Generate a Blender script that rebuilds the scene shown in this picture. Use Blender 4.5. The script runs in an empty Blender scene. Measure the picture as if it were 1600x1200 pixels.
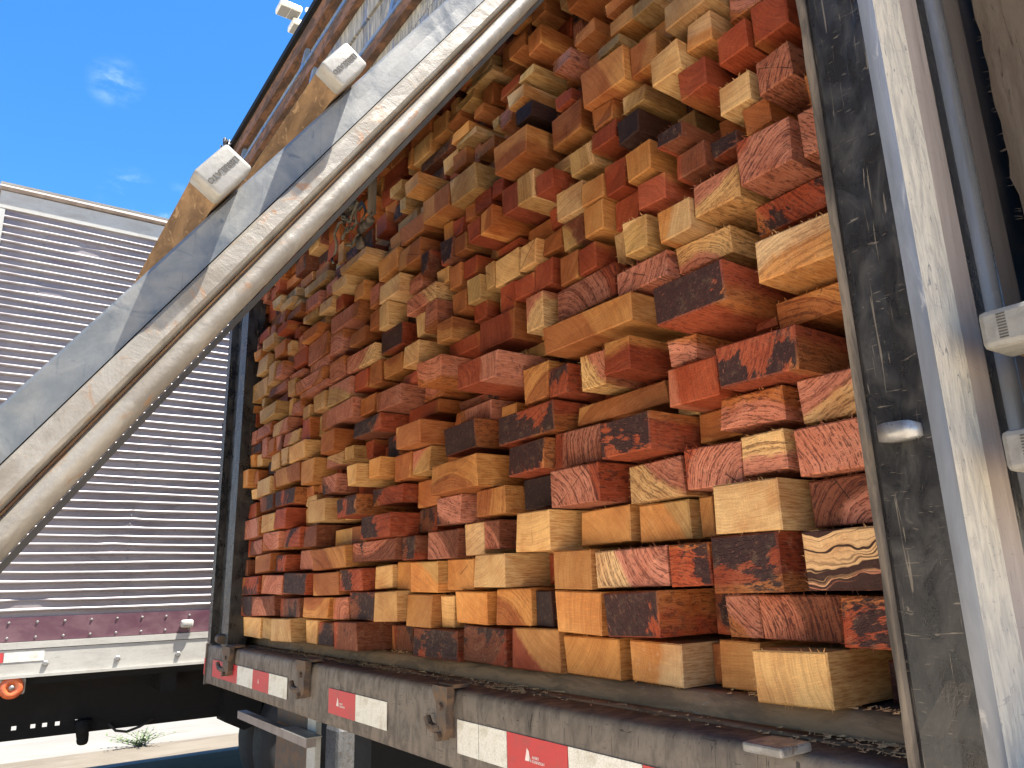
import bpy, bmesh, math, random
from mathutils import Vector, Matrix
random.seed(11)
H = 1.45                     # eye height above the ground; tables below are relative to the eye
sc = bpy.context.scene
C = sc.collection

# ---------------------------------------------------------------- camera
cam = bpy.data.cameras.new('camera'); cam_o = bpy.data.objects.new('camera', cam); C.objects.link(cam_o)
cam.sensor_width = 36; cam.sensor_fit = 'HORIZONTAL'; cam.lens = 26.535
cam.clip_start = .02; cam.clip_end = 2000
cr, cu, cf = Vector((.5738,.8183,-.0269)), Vector((.2236,-.1246,.9667)), Vector((-.7879,.5611,.2547))
cr, cu, cf = cr.normalized(), cu.normalized(), cf.normalized()
M = Matrix((cr, cu, -cf)).transposed().to_4x4(); M.translation = Vector((0,0,H))
cam_o.matrix_world = M
sc.camera = cam_o

# ---------------------------------------------------------------- sky, sun, exposure
SUN = Vector((.175,.25,.95)).normalized()
EL = math.asin(SUN.z); AZ = math.atan2(SUN.x, SUN.y)
w = bpy.data.worlds.new('World'); sc.world = w; w.use_nodes = True
nt = w.node_tree; N = nt.nodes; Lk = nt.links
for n in list(N): N.remove(n)
def nn(t, loc=None, **kw):
    n = N.new(t)
    for k, v in kw.items(): setattr(n, k, v)
    return n
out = nn('ShaderNodeOutputWorld'); bg = nn('ShaderNodeBackground')
sky = nn('ShaderNodeTexSky', sky_type='NISHITA', sun_disc=False, sun_elevation=EL, sun_rotation=AZ,
         altitude=600, air_density=1.0, dust_density=.25, ozone_density=4.0)
tc = nn('ShaderNodeTexCoord')
noi = nn('ShaderNodeTexNoise'); noi.inputs['Scale'].default_value = 9; noi.inputs['Detail'].default_value = 9; noi.inputs['Roughness'].default_value = .62
mp = nn('ShaderNodeMapping'); mp.inputs['Scale'].default_value = (1,1,2.6); mp.inputs['Location'].default_value = (.0,.0,.0)
Lk.new(tc.outputs['Generated'], mp.inputs['Vector']); Lk.new(mp.outputs['Vector'], noi.inputs['Vector'])
acc = None
for d, rad, amp in (((-.835,.068,.546),.034,.26), ((-.892,.099,.441),.040,.36), ((-.886,.150,.439),.034,.28),
                    ((-.55,-.55,.62),.12,.4), ((.3,-.8,.5),.14,.4), ((.75,.5,.42),.14,.4), ((-.4,-.8,.45),.12,.4)):
    vd = nn('ShaderNodeVectorMath', operation='DISTANCE'); Lk.new(tc.outputs['Generated'], vd.inputs[0]); vd.inputs[1].default_value = Vector(d).normalized()
    mr = nn('ShaderNodeMapRange', interpolation_type='SMOOTHSTEP'); mr.inputs[1].default_value = 0; mr.inputs[2].default_value = rad
    mr.inputs[3].default_value = amp; mr.inputs[4].default_value = 0; Lk.new(vd.outputs['Value'], mr.inputs[0])
    if acc is None: acc = mr.outputs[0]
    else:
        mx = nn('ShaderNodeMath', operation='MAXIMUM'); Lk.new(acc, mx.inputs[0]); Lk.new(mr.outputs[0], mx.inputs[1]); acc = mx.outputs[0]
nr = nn('ShaderNodeMapRange', interpolation_type='SMOOTHSTEP'); nr.inputs[1].default_value = .44; nr.inputs[2].default_value = .72; Lk.new(noi.outputs['Fac'], nr.inputs[0])
mm = nn('ShaderNodeMath', operation='MULTIPLY'); Lk.new(acc, mm.inputs[0]); Lk.new(nr.outputs[0], mm.inputs[1])
mixc = nn('ShaderNodeMix', data_type='RGBA'); Lk.new(mm.outputs[0], mixc.inputs['Factor'])
hs = nn('ShaderNodeHueSaturation'); hs.inputs['Saturation'].default_value = 1.28; Lk.new(sky.outputs[0], hs.inputs['Color'])
Lk.new(hs.outputs[0], mixc.inputs['A']); mixc.inputs['B'].default_value = (9,10,11,1)
Lk.new(mixc.outputs['Result'], bg.inputs['Color']); bg.inputs['Strength'].default_value = .070
Lk.new(bg.outputs[0], out.inputs['Surface'])

sl = bpy.data.lights.new('sun','SUN'); sl.energy = 5.0; sl.angle = math.radians(.53); sl.color = (1,.94,.84)
so = bpy.data.objects.new('sun', sl); C.objects.link(so); so.rotation_euler = SUN.to_track_quat('Z','Y').to_euler(); so.location = (2,3,8)
vs = sc.view_settings; vs.view_transform = 'Standard'; vs.look = 'None'; vs.exposure = 2.2; vs.gamma = 1; vs.use_curve_mapping = False

# ---------------------------------------------------------------- materials
def lin(r,g,b):
    f = lambda c: (c/255/12.92 if c/255 <= .04045 else ((c/255+.055)/1.055)**2.4)
    return (f(r),f(g),f(b),1)
class NT:
    def __init__(s, name):
        s.m = bpy.data.materials.new(name); s.m.use_nodes = True; s.t = s.m.node_tree; s.n = s.t.nodes; s.b = s.n['Principled BSDF']
    def new(s, t, **kw):
        n = s.n.new(t)
        for k, v in kw.items(): setattr(n, k, v)
        return n
    def link(s, a, b): s.t.links.new(a, b)
    def val(s, sock, v):
        if hasattr(v, 'is_output') or isinstance(v, bpy.types.NodeSocket): s.link(v, sock)
        else: sock.default_value = v
    def math(s, op, a, b=None, clamp=False):
        n = s.new('ShaderNodeMath', operation=op, use_clamp=clamp); s.val(n.inputs[0], a)
        if b is not None: s.val(n.inputs[1], b)
        return n.outputs[0]
    def rng(s, v, a, b, c=0., d=1., smooth=True):
        n = s.new('ShaderNodeMapRange', interpolation_type='SMOOTHSTEP' if smooth else 'LINEAR'); s.val(n.inputs[0], v)
        for i, q in enumerate((a,b,c,d)): s.val(n.inputs[i+1], q)
        return n.outputs[0]
    def mix(s, f, a, b, blend='MIX'):
        n = s.new('ShaderNodeMix', data_type='RGBA', blend_type=blend); s.val(n.inputs['Factor'], f); s.val(n.inputs['A'], a); s.val(n.inputs['B'], b)
        return n.outputs['Result']
    def noise(s, vec, scale, detail=4, rough=.55, dist=0.):
        n = s.new('ShaderNodeTexNoise'); s.link(vec, n.inputs['Vector']); n.inputs['Scale'].default_value = scale
        n.inputs['Detail'].default_value = detail; n.inputs['Roughness'].default_value = rough; n.inputs['Distortion'].default_value = dist
        return n.outputs['Fac']
    def scaled(s, vec, sx, sy, sz):
        n = s.new('ShaderNodeVectorMath', operation='MULTIPLY'); s.link(vec, n.inputs[0]); n.inputs[1].default_value = (sx,sy,sz); return n.outputs[0]
    def bump(s, h, strength=.3, dist=.002):
        n = s.new('ShaderNodeBump'); n.inputs['Strength'].default_value = strength; n.inputs['Distance'].default_value = dist
        s.link(h, n.inputs['Height']); s.link(n.outputs[0], s.b.inputs['Normal'])

def worn(name, c1, c2, c3=None, stretch=(1,1,1), scale=6, lo=.42, hi=.62, grit=60, rough=.5, metal=0., bump=.15, spec=.5, lo3=.58, hi3=.68, scr=0., coord='Object'):
    k = NT(name); t = k.new('ShaderNodeTexCoord').outputs[coord]
    v = k.scaled(t, *stretch)
    f = k.noise(v, scale, 7, .62, .6)
    col = k.mix(k.rng(f, lo, hi), c1, c2)
    g = k.noise(v, grit, 3, .7)
    if c3 is not None:
        f3 = k.noise(k.scaled(t, stretch[0]*1.3, stretch[1]*.8, stretch[2]*1.1), scale*1.9, 8, .68, 1.1)
        col = k.mix(k.rng(f3, lo3, hi3), col, c3)
    if scr > 0:
        s1 = k.noise(k.scaled(t, 190, 190, 9), 1., 2, .5, 1.5); s2 = k.noise(k.scaled(t, 26, 26, 210), 1., 2, .5, 2.)
        sm = k.math('MAXIMUM', k.rng(s1, .66, .71), k.rng(s2, .67, .72))
        col = k.mix(k.math('MULTIPLY', sm, scr), col, c3 if c3 is not None else c2)
    col = k.mix(.35, col, k.mix(g, (.2,.2,.2,1), (1,1,1,1)), 'MULTIPLY') if grit else col
    k.link(col, k.b.inputs['Base Color'])
    k.val(k.b.inputs['Roughness'], k.rng(f, .3, .7, max(.05,rough-.15), min(1,rough+.2)))
    k.b.inputs['Metallic'].default_value = metal; k.b.inputs['Specular IOR Level'].default_value = spec
    k.bump(k.math('ADD', f, k.math('MULTIPLY', g, .25)), bump, .004)
    return k.m

def wood_material():
    k = NT('sawn_timber')
    A = lambda n: k.new('ShaderNodeAttribute', attribute_type='GEOMETRY', attribute_name=n)
    tcv = A('tc').outputs['Vector']; col1 = A('col').outputs['Color']; col2 = A('col2').outputs['Color']
    par = k.new('ShaderNodeSeparateXYZ'); k.link(A('par').outputs['Vector'], par.inputs[0])   # soot, sap threshold, pores
    par2 = k.new('ShaderNodeSeparateXYZ'); k.link(A('par2').outputs['Vector'], par2.inputs[0])  # ring wobble, ring contrast, dust
    soot, sap, pore = par.outputs; wob, rcon, dust = par2.outputs
    sp = k.new('ShaderNodeSeparateXYZ'); k.link(tcv, sp.inputs[0])
    geo = k.new('ShaderNodeNewGeometry'); ns = k.new('ShaderNodeSeparateXYZ'); k.link(geo.outputs['Normal'], ns.inputs[0])
    end = k.rng(ns.outputs[1], -.85, -.55, 1, 0)
    low = k.scaled(tcv, 1, .45, 1)
    n0 = k.noise(low, 22, 2, .5)
    x = k.math('ADD', sp.outputs[0], k.math('MULTIPLY', k.math('SUBTRACT', n0, .5), k.math('MULTIPLY', wob, .026)))
    z = k.math('ADD', sp.outputs[2], k.math('MULTIPLY', k.math('SUBTRACT', k.noise(low, 17, 1, .5), .5), k.math('MULTIPLY', wob, .018)))
    r = k.math('SQRT', k.math('ADD', k.math('MULTIPLY', x, x), k.math('MULTIPLY', z, z)))
    ang = k.math('ARCTAN2', z, x); arc = k.math('MULTIPLY', ang, r)
    cb = k.new('ShaderNodeCombineXYZ'); k.link(r, cb.inputs[0]); k.link(arc, cb.inputs[2]); k.link(k.math('MULTIPLY', sp.outputs[1], .05), cb.inputs[1])
    pol = cb.outputs[0]
    rsc = k.new('ShaderNodeVectorMath', operation='SCALE'); k.link(k.scaled(pol, 300, 1, 4), rsc.inputs[0]); k.link(k.math('DIVIDE', 1., k.math('ADD', 1., k.math('MULTIPLY', k.math('MULTIPLY', wob, wob), .55))), rsc.inputs['Scale'])
    ringn = k.noise(rsc.outputs[0], 1, 2, .6)            # irregular growth rings
    fine = k.noise(k.scaled(pol, 900, 1, 30), 1, 2, .6)
    pd = k.noise(k.scaled(pol, 430, 1300, 105), 1, 2, .55)           # pore dashes lying along the rings
    pmask = k.math('MULTIPLY', k.rng(k.math('ADD', pd, k.math('MULTIPLY', k.math('SUBTRACT', ringn, .5), .40)), .54, .62), pore)
    var = k.noise(low, 11, 3, .65)
    # sapwood / heartwood zones
    zone = k.rng(k.math('ADD', r, k.math('MULTIPLY', k.math('SUBTRACT', k.noise(low, 40, 2, .6), .5), .02)), k.math('SUBTRACT', sap, .006), k.math('ADD', sap, .006))
    base = k.mix(zone, col1, col2)
    base = k.mix(k.math('MULTIPLY', k.rng(var, .34, .70), .62), base, k.mix(1., base, (.62,.40,.28,1), 'MULTIPLY'))
    base = k.mix(k.math('MULTIPLY', k.rng(ringn, .42, .66), k.math('MULTIPLY', k.math('MINIMUM', rcon, 1.), k.math('ADD', .16, k.math('MULTIPLY', end, .84)))), base, k.mix(1., base, (.40,.25,.22,1), 'MULTIPLY'))
    base = k.mix(k.math('MULTIPLY', k.rng(ringn, .47, .54), k.math('SUBTRACT', rcon, 1., True)), base, (.045,.020,.016,1))
    base = k.mix(k.math('MULTIPLY', k.rng(fine, .35, .7), k.math('ADD', .10, k.math('MULTIPLY', end, .25))), base, k.mix(1., base, (.60,.50,.44,1), 'MULTIPLY'))
    base = k.mix(k.math('MULTIPLY', pmask, .85), base, k.mix(.75, base, (.035,.014,.016,1)))
    # sawn sides: long fibres and blunter colour
    fib = k.noise(k.scaled(tcv, 380, 34, 380), 1, 2, .6)
    side = k.mix(k.rng(fib, .35, .70), base, k.mix(1., base, (.68,.54,.42,1), 'MULTIPLY'))
    base = k.mix(end, side, base)
    # saw marks across the end
    saw = k.noise(k.scaled(tcv, 60, 30, 700), 1, 2, .5)
    base = k.mix(k.math('MULTIPLY', k.rng(saw, .5, .72), k.math('MULTIPLY', end, .42)), base, k.mix(1., base, (1.45,1.4,1.3,1), 'MULTIPLY'))
    # black end sealer / soot patches: only on the sawn ends
    sn = k.math('ADD', k.math('MULTIPLY', k.noise(tcv, 9, 2, .5), .74), k.math('MULTIPLY', k.noise(k.scaled(tcv, 1, 1, .35), 110, 3, .7), .26))
    smask = k.rng(sn, k.math('SUBTRACT', .73, k.math('MULTIPLY', soot, .40)), k.math('SUBTRACT', .755, k.math('MULTIPLY', soot, .40)))
    smask = k.math('MULTIPLY', k.math('MULTIPLY', smask, end), k.rng(soot, 0, .05))
    scratch = k.rng(k.noise(k.scaled(tcv, 420, 420, 130), 1, 2, .5, 1.), .62, .72)
    sootc = k.mix(k.math('MULTIPLY', scratch, .75), (.026,.016,.018,1), k.mix(.45, (.20,.13,.09,1), base))
    base = k.mix(k.math('MULTIPLY', smask, .94), base, sootc)
    crack = k.math('MULTIPLY', k.math('MULTIPLY', k.rng(k.math('ABSOLUTE', k.math('ADD', z, k.math('MULTIPLY', k.math('SUBTRACT', fine, .5), .002))), .0004, .0013, 1, 0), end), A('col2').outputs['Alpha'])
    base = k.mix(k.math('MULTIPLY', k.math('MULTIPLY', crack, k.rng(n0, .46, .56)), .85), base, (.02,.010,.008,1))
    # pale sawdust
    dn = k.noise(tcv, 60, 3, .75)
    base = k.mix(k.math('MULTIPLY', k.rng(dn, .50, .72), dust), base, (.66,.47,.28,1))
    k.link(base, k.b.inputs['Base Color'])
    k.val(k.b.inputs['Roughness'], k.math('ADD', .62, k.math('MULTIPLY', pmask, .2)))
    k.b.inputs['Specular IOR Level'].default_value = .2
    hgt = k.math('ADD', k.math('MULTIPLY', saw, .6), k.math('ADD', k.math('MULTIPLY', pmask, -.9), k.math('ADD', k.math('MULTIPLY', fib, .5), k.math('MULTIPLY', k.noise(tcv, 450, 2, .7), .9))))
    k.bump(hgt, .65, .0016)
    return k.m

MW = wood_material()
M_ = {}
M_['black'] = worn('black_paint_dusty', (.015,.0155,.018,1), (.042,.040,.038,1), (.15,.13,.105,1), (1,1,.6), 30, .42, .72, 170, .34, 0, .3, .5, .62, .80, .9)
M_['lip'] = worn('dirty_black_edge', (.06,.052,.046,1), (.20,.165,.13,1), None, (1,1,.2), 26, .4, .6, 120, .75, 0, .3, .2)
M_['dustface'] = worn('dust_caked_steel', (.34,.32,.28,1), (.46,.425,.36,1), (.15,.155,.165,1), (1,1,.22), 85, .36, .58, 220, .8, 0, .6, .2, .575, .69, .4)
M_['navy'] = worn('dark_steel', (.012,.016,.026,1), (.035,.04,.05,1), None, (1,1,.3), 8, .4, .65, 60, .5)
M_['taupe'] = worn('dusty_brown_paint', (.24,.20,.18,1), (.31,.265,.24,1), (.10,.09,.09,1), (1,1,.12), 16, .4, .62, 110, .7, 0, .2, .3, .60, .74, .4)
M_['gloss'] = worn('scuffed_rolled_steel', (.16,.165,.175,1), (.10,.105,.115,1), (.36,.34,.31,1), (1,1,.15), 22, .4, .65, 120, .34, .0, .15, .5, .58, .72)
M_['bed'] = worn('bed_rail_paint', (.165,.138,.116,1), (.105,.089,.077,1), (.030,.026,.024,1), (1.6,1,.8), 20, .40, .64, 150, .6, 0, .2, .3, .66, .72, .9)
M_['ledge'] = worn('worn_ledge_steel', (.36,.225,.125,1), (.19,.12,.075,1), (.46,.29,.16,1), (.35,1,1), 24, .38, .60, 150, .9, 0, .7, .05, .54, .68)
M_['curb'] = worn('scuffed_floor_curb', (.22,.15,.095,1), (.36,.24,.145,1), (.40,.34,.28,1), (.3,1,1), 30, .38, .58, 150, .85, 0, .9, .1, .60, .70)
M_['rust'] = worn('rusty_hook_iron', (.065,.048,.038,1), (.14,.085,.050,1), (.03,.026,.025,1), (1,1,1), 30, .4, .62, 150, .7)
M_['plate'] = worn('zinc_gate_plate', (.105,.112,.115,1), (.155,.158,.155,1), (.055,.07,.088,1), (1,1,1), 18, .38, .62, 170, .42, .15, .15, .5, .58, .72, .35)
M_['trim'] = worn('stained_gate_trim', (.22,.20,.168,1), (.15,.132,.108,1), (.22,.115,.05,1), (1,.8,.8), 34, .38, .60, 170, .5, .1, .35, .5, .55, .70)
M_['groove'] = worn('rust_groove', (.34,.19,.09,1), (.16,.08,.04,1), None, (1,.5,.5), 20, .4, .65, 100, .8)
M_['brown'] = worn('dust_brown_tube', (.215,.135,.072,1), (.125,.080,.048,1), (.30,.20,.115,1), (.35,1,1), 60, .40, .62, 190, .85, 0, .4, .2)
M_['cap'] = worn('grey_plastic_cap', (.22,.215,.20,1), (.165,.16,.15,1), (.10,.09,.078,1), (1,1,1), 60, .45, .75, 160, .5, 0, .15, .4, .60, .74)
M_['letter'] = worn('dark_lettering', (.04,.036,.033,1), (.06,.055,.05,1), None, (1,1,1), 30, .4, .6, 0, .7)
M_['ironrail'] = worn('rusty_angle_iron', (.20,.105,.062,1), (.085,.055,.042,1), (.06,.085,.14,1), (.5,1,1), 28, .40, .60, 130, .8, 0, .4, .2, .62,.74)
M_['bluesteel'] = worn('blue_grey_flange', (.12,.19,.33,1), (.20,.24,.30,1), None, (1,1,1), 18, .4, .65, 100, .4, .2)
M_['tyre'] = worn('tyre_rubber', (.018,.019,.022,1), (.035,.034,.034,1), None, (1,1,1), 12, .4, .65, 80, .75)
M_['chassis'] = worn('chassis_black', (.008,.009,.011,1), (.016,.016,.017,1), None, (1,1,1), 9, .4, .65, 80, .8, 0, .1, .2)
M_['steelplain'] = worn('plain_worn_steel', (.32,.32,.32,1), (.22,.21,.20,1), (.16,.12,.09,1), (1,1,1), 25, .4, .62, 120, .38, .5)
M_['white'] = worn('white_trim', (.44,.43,.395,1), (.36,.345,.31,1), (.24,.215,.17,1), (1,.3,1), 14, .42, .70, 100, .45, 0, .1, .5, .62, .76, .3)
M_['panel'] = worn('purple_grey_sheet', (.20,.172,.182,1), (.265,.236,.242,1), (.165,.105,.118,1), (1,.4,1), 6, .4, .62, 110, .45, .1, .4, .5, .58, .72, .3)
M_['bead'] = worn('worn_rib_metal', (.20,.178,.185,1), (.28,.255,.255,1), (.12,.092,.102,1), (1,.3,1), 11, .38, .62, 110, .42, .1, .3, .5, .60, .74, .3)
M_['maroon'] = worn('maroon_strip', (.10,.040,.060,1), (.15,.075,.090,1), None, (1,.5,1), 9, .4, .65, 100, .5)
M_['amber'] = worn('amber_lamp_lens', (.62,.145,.05,1), (.50,.10,.035,1), None, (1,1,1), 30, .4, .65, 0, .3)
M_['floorwood'] = worn('bed_floor', (.09,.07,.055,1), (.14,.11,.085,1), None, (1,.2,1), 12, .4, .6, 90, .8)
M_['roughwood'] = worn('rough_grey_plank', (.30,.23,.175,1), (.40,.32,.255,1), (.16,.12,.10,1), (2,2,.25), 24, .38, .62, 180, .9, 0, .9, .2)
M_['lamp'] = worn('lamp_housing', (.70,.69,.64,1), (.60,.58,.53,1), None, (1,1,1), 10, .4, .65, 0, .5)
M_['leaf'] = worn('weed_leaf', (.045,.085,.025,1), (.085,.12,.035,1), None, (1,1,1), 30, .4, .65, 0, .6)
M_['rope'] = worn('old_rope', (.13,.12,.09,1), (.22,.20,.15,1), None, (1,1,1), 60, .4, .65, 0, .85)
M_['chip'] = worn('wood_chip', (.50,.27,.12,1), (.64,.42,.22,1), None, (1,1,1), 30, .4, .6, 0, .85)

def tape_mat(name, c, c2, hexed):
    k = NT(name); t = k.new('ShaderNodeTexCoord').outputs['Object']
    vo = k.new('ShaderNodeTexVoronoi', feature='DISTANCE_TO_EDGE'); vo.inputs['Scale'].default_value = 170; k.link(k.scaled(t,1,1,1), vo.inputs['Vector'])
    f = k.noise(t, 30, 6, .65, .5)
    col = k.mix(k.rng(f, .45, .72), c, c2)
    col = k.mix(k.math('MULTIPLY', k.rng(vo.outputs['Distance'], .0, .12, 1, 0), hexed), col, k.mix(1., col, (.62,.62,.6,1), 'MULTIPLY'))
    k.link(col, k.b.inputs['Base Color']); k.b.inputs['Roughness'].default_value = .38
    return k.m
M_['tape_red'] = tape_mat('reflective_red', (.44,.035,.04,1), (.33,.05,.05,1), .2)
M_['tape_white'] = tape_mat('reflective_white', (.62,.61,.56,1), (.46,.43,.36,1), .5)
M_['tape_mark'] = worn('tape_print', (.68,.58,.56,1), (.6,.5,.48,1), None, (1,1,1), 30, .4, .6, 0, .5)

def weathered_board():
    k = NT('weathered_painted_board'); t = k.new('ShaderNodeTexCoord').outputs['Object']
    g = k.noise(k.scaled(t, 70, 5, 9), 1, 6, .65, 1.2)
    col = k.mix(k.rng(g, .35, .68), (.11,.115,.12,1), (.34,.32,.265,1))
    p = k.noise(k.scaled(t, 9, 3, 4), 1, 5, .6, .8)
    col = k.mix(k.math('MULTIPLY', k.rng(p, .54, .68), k.rng(g, .62, .45)), col, (.075,.13,.26,1))
    d = k.noise(k.scaled(t, 20, 3, 5), 1, 7, .7, 1.)
    col = k.mix(k.rng(d, .60, .70), col, (.07,.04,.028,1))
    k.link(col, k.b.inputs['Base Color']); k.b.inputs['Roughness'].default_value = .78
    k.bump(g, .6, .004); return k.m
M_['board'] = weathered_board()

def ground_mat(name, c1, c2, c3):
    k = NT(name); t = k.new('ShaderNodeTexCoord').outputs['Object']
    f = k.noise(t, .7, 6, .6, .4); col = k.mix(k.rng(f, .38, .64), c1, c2)
    col = k.mix(k.rng(k.noise(k.scaled(t, 5, .5, 1), 1.6, 5, .65), .52, .74), col, c3)
    g = k.noise(t, 85, 3, .75); col = k.mix(.55, col, k.mix(g, (.45,.44,.42,1), (1.25,1.25,1.25,1)), 'MULTIPLY')
    k.link(col, k.b.inputs['Base Color']); k.b.inputs['Roughness'].default_value = .95; k.b.inputs['Specular IOR Level'].default_value = .04
    k.bump(g, .5, .01); return k.m
M_['ground'] = ground_mat('dusty_yard', (.58,.49,.375,1), (.64,.545,.425,1), (.48,.405,.315,1))
M_['concrete'] = ground_mat('sunlit_concrete', (.155,.15,.142,1), (.185,.178,.166,1), (.125,.118,.106,1))
M_['gravel'] = ground_mat('gravel_shoulder', (.115,.10,.082,1), (.15,.132,.11,1), (.085,.072,.06,1))
M_['asphalt'] = ground_mat('dark_asphalt', (.095,.066,.038,1), (.115,.082,.050,1), (.075,.053,.032,1))
M_['paint'] = ground_mat('road_line_paint', (.22,.215,.20,1), (.19,.185,.17,1), (.15,.145,.13,1))

# ---------------------------------------------------------------- builders (coordinates relative to the eye; H is added)
WO = {}
def empty(name, p):
    o = bpy.data.objects.new(name, None); C.objects.link(o); o.empty_display_size = .1
    v = Vector((p[0],p[1],p[2]+H)); o.location = v; WO[o] = v; return o
def obj(name, verts, faces, m, parent=None, smooth=False, origin=None):
    me = bpy.data.meshes.new(name)
    vs = [Vector((v[0],v[1],v[2]+H)) for v in verts]
    if origin is None:
        lo = [min(v[i] for v in vs) for i in range(3)]; hi = [max(v[i] for v in vs) for i in range(3)]
        o3 = Vector(((lo[0]+hi[0])/2,(lo[1]+hi[1])/2,lo[2]))
    else: o3 = Vector((origin[0],origin[1],origin[2]+H))
    me.from_pydata([v-o3 for v in vs], [], faces)
    bm = bmesh.new(); bm.from_mesh(me); bmesh.ops.recalc_face_normals(bm, faces=bm.faces); bm.to_mesh(me); bm.free()
    if smooth:
        for p in me.polygons: p.use_smooth = True
    me.materials.append(M_[m] if isinstance(m, str) else m)
    o = bpy.data.objects.new(name, me); C.objects.link(o); WO[o] = o3
    if parent is not None: o.parent = parent; o.location = o3 - WO[parent]
    else: o.location = o3
    return o
class G:
    def __init__(s): s.v = []; s.f = []
    def add(s, v, f): b = len(s.v); s.v += [tuple(q) for q in v]; s.f += [tuple(b+i for i in q) for q in f]; return s
    def box(s, x0, x1, y0, y1, z0, z1):
        return s.add([(x0,y0,z0),(x1,y0,z0),(x1,y1,z0),(x0,y1,z0),(x0,y0,z1),(x1,y0,z1),(x1,y1,z1),(x0,y1,z1)],
                     [(0,3,2,1),(4,5,6,7),(0,1,5,4),(1,2,6,5),(2,3,7,6),(3,0,4,7)])
    def rbox(s, x0, x1, y0, y1, z0, z1, b):          # box with chamfered edges
        bm = bmesh.new(); bmesh.ops.create_cube(bm, size=1)
        for v in bm.verts: v.co = Vector((x0+(v.co.x+.5)*(x1-x0), y0+(v.co.y+.5)*(y1-y0), z0+(v.co.z+.5)*(z1-z0)))
        bmesh.ops.bevel(bm, geom=list(bm.edges), offset=b, segments=2, affect='EDGES', profile=.5)
        bm.verts.index_update(); s.add([v.co[:] for v in bm.verts], [[v.index for v in f.verts] for f in bm.faces]); bm.free(); return s
    def sweep(s, prof, path, closed=False, cap=True):   # prof: function(point index)->list of 3D pts per station
        b = len(s.v); n = None
        for st in path:
            pts = prof(st); n = len(pts); s.v += [tuple(p) for p in pts]
        m = len(path)
        for i in range(m-1):
            for j in range(n if closed else n-1):
                a = b+i*n+j; c = b+i*n+(j+1)%n; s.f.append((a,c,c+n,a+n))
        if closed and cap: s.f.append(tuple(b+j for j in range(n))); s.f.append(tuple(b+(m-1)*n+j for j in range(n)))
        return s
    def tube(s, pts, r, n=8):
        pts = [Vector(p) for p in pts]; rings = []
        for i, p in enumerate(pts):
            d = (pts[min(i+1,len(pts)-1)]-pts[max(i-1,0)]).normalized()
            u = d.cross(Vector((0,0,1)) if abs(d.z) < .9 else Vector((1,0,0))).normalized(); v = d.cross(u)
            rr = r[i] if isinstance(r, (list,tuple)) else r
            rings.append([p+u*rr*math.cos(a*2*math.pi/n)+v*rr*math.sin(a*2*math.pi/n) for a in range(n)])
        return s.sweep(lambda st: st, rings, True)
    def obj(s, name, m, parent=None, smooth=False, origin=None): return obj(name, s.v, s.f, m, parent, smooth, origin)
def tag(o, label=None, cat=None, group=None, kind=None):
    if label: o['label'] = label
    if cat: o['category'] = cat
    if group: o['group'] = group
    if kind: o['kind'] = kind
    return o
def text_mesh(txt, size, m, parent, name, at, right, up, depth=.0006):
    cu_ = bpy.data.curves.new(name, 'FONT'); cu_.body = txt; cu_.size = size; cu_.align_x = 'CENTER'; cu_.align_y = 'CENTER'; cu_.extrude = depth; cu_.resolution_u = 2
    to = bpy.data.objects.new(name, cu_); C.objects.link(to); dg = bpy.context.evaluated_depsgraph_get(); dg.update()
    me = bpy.data.meshes.new_from_object(to.evaluated_get(dg)); bpy.data.objects.remove(to)
    me.materials.clear(); me.materials.append(M_[m])
    right = Vector(right).normalized(); up = Vector(up).normalized(); nrm = right.cross(up)
    for v in me.vertices: v.co = right*v.co.x + up*v.co.y + nrm*v.co.z
    o = bpy.data.objects.new(name, me); C.objects.link(o); o.parent = parent
    p = Vector((at[0],at[1],at[2]+H)); o.location = p-WO[parent]; WO[o] = p; return o
rnd = random.uniform

# ================================================================ the setting
GZ = -H
def sheet(name, x0, x1, y0, y1, z, m):
    o = obj(name, [(x0,y0,z),(x1,y0,z),(x1,y1,z),(x0,y1,z)], [(0,1,2,3)], m); o['kind'] = 'structure'; return o
sheet('ground', -400, 400, -400, 400, GZ, 'ground')
sheet('concrete_pavement', -60, -8.72, -60, 60, GZ+.004, 'concrete')
sheet('gravel_shoulder', -8.72, -7.98, -60, 60, GZ+.004, 'gravel')
sheet('asphalt_lane', -7.859, -3.6, -60, 60, GZ+.004, 'asphalt')
sheet('painted_road_line', -7.979, -7.86, -60, 60, GZ+.004, 'paint')

# weed growing on the pavement edge
wr = empty('weed_plant', (-8.70,1.60,GZ)); tag(wr, 'small green weed growing at the edge of the pale pavement', 'weed')
random.seed(5)
g = G(); st = G()
for i in range(26):
    a = rnd(0, 6.28); l = rnd(.10,.26); tilt = rnd(.35,1.25); p = Vector((-8.70+rnd(-.03,.03), 1.60+rnd(-.05,.05), GZ)); pts = []
    for s in range(5):
        t = s/4; pts.append(p+Vector((math.cos(a)*l*t*math.sin(tilt), math.sin(a)*l*t*math.sin(tilt)*1.5, l*t*math.cos(tilt)*(1.15-.35*t)+.01)))
    st.tube(pts, [.003,.0028,.0024,.002,.001], 5)
    for s in range(1,5):
        for q in range(3):
            b = rnd(0,6.28); ll = rnd(.018,.040); d = Vector((math.cos(b), math.sin(b), rnd(.0,.8))).normalized(); u = d.cross(Vector((0,0,1))).normalized()*ll*.28
            c = pts[s]; g.add([c, c+d*ll*.5+u, c+d*ll, c+d*ll*.5-u], [(0,1,2,3)])
st.obj('stem', 'leaf', wr); tag(g.obj('foliage', 'leaf', wr), kind='stuff')

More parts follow.
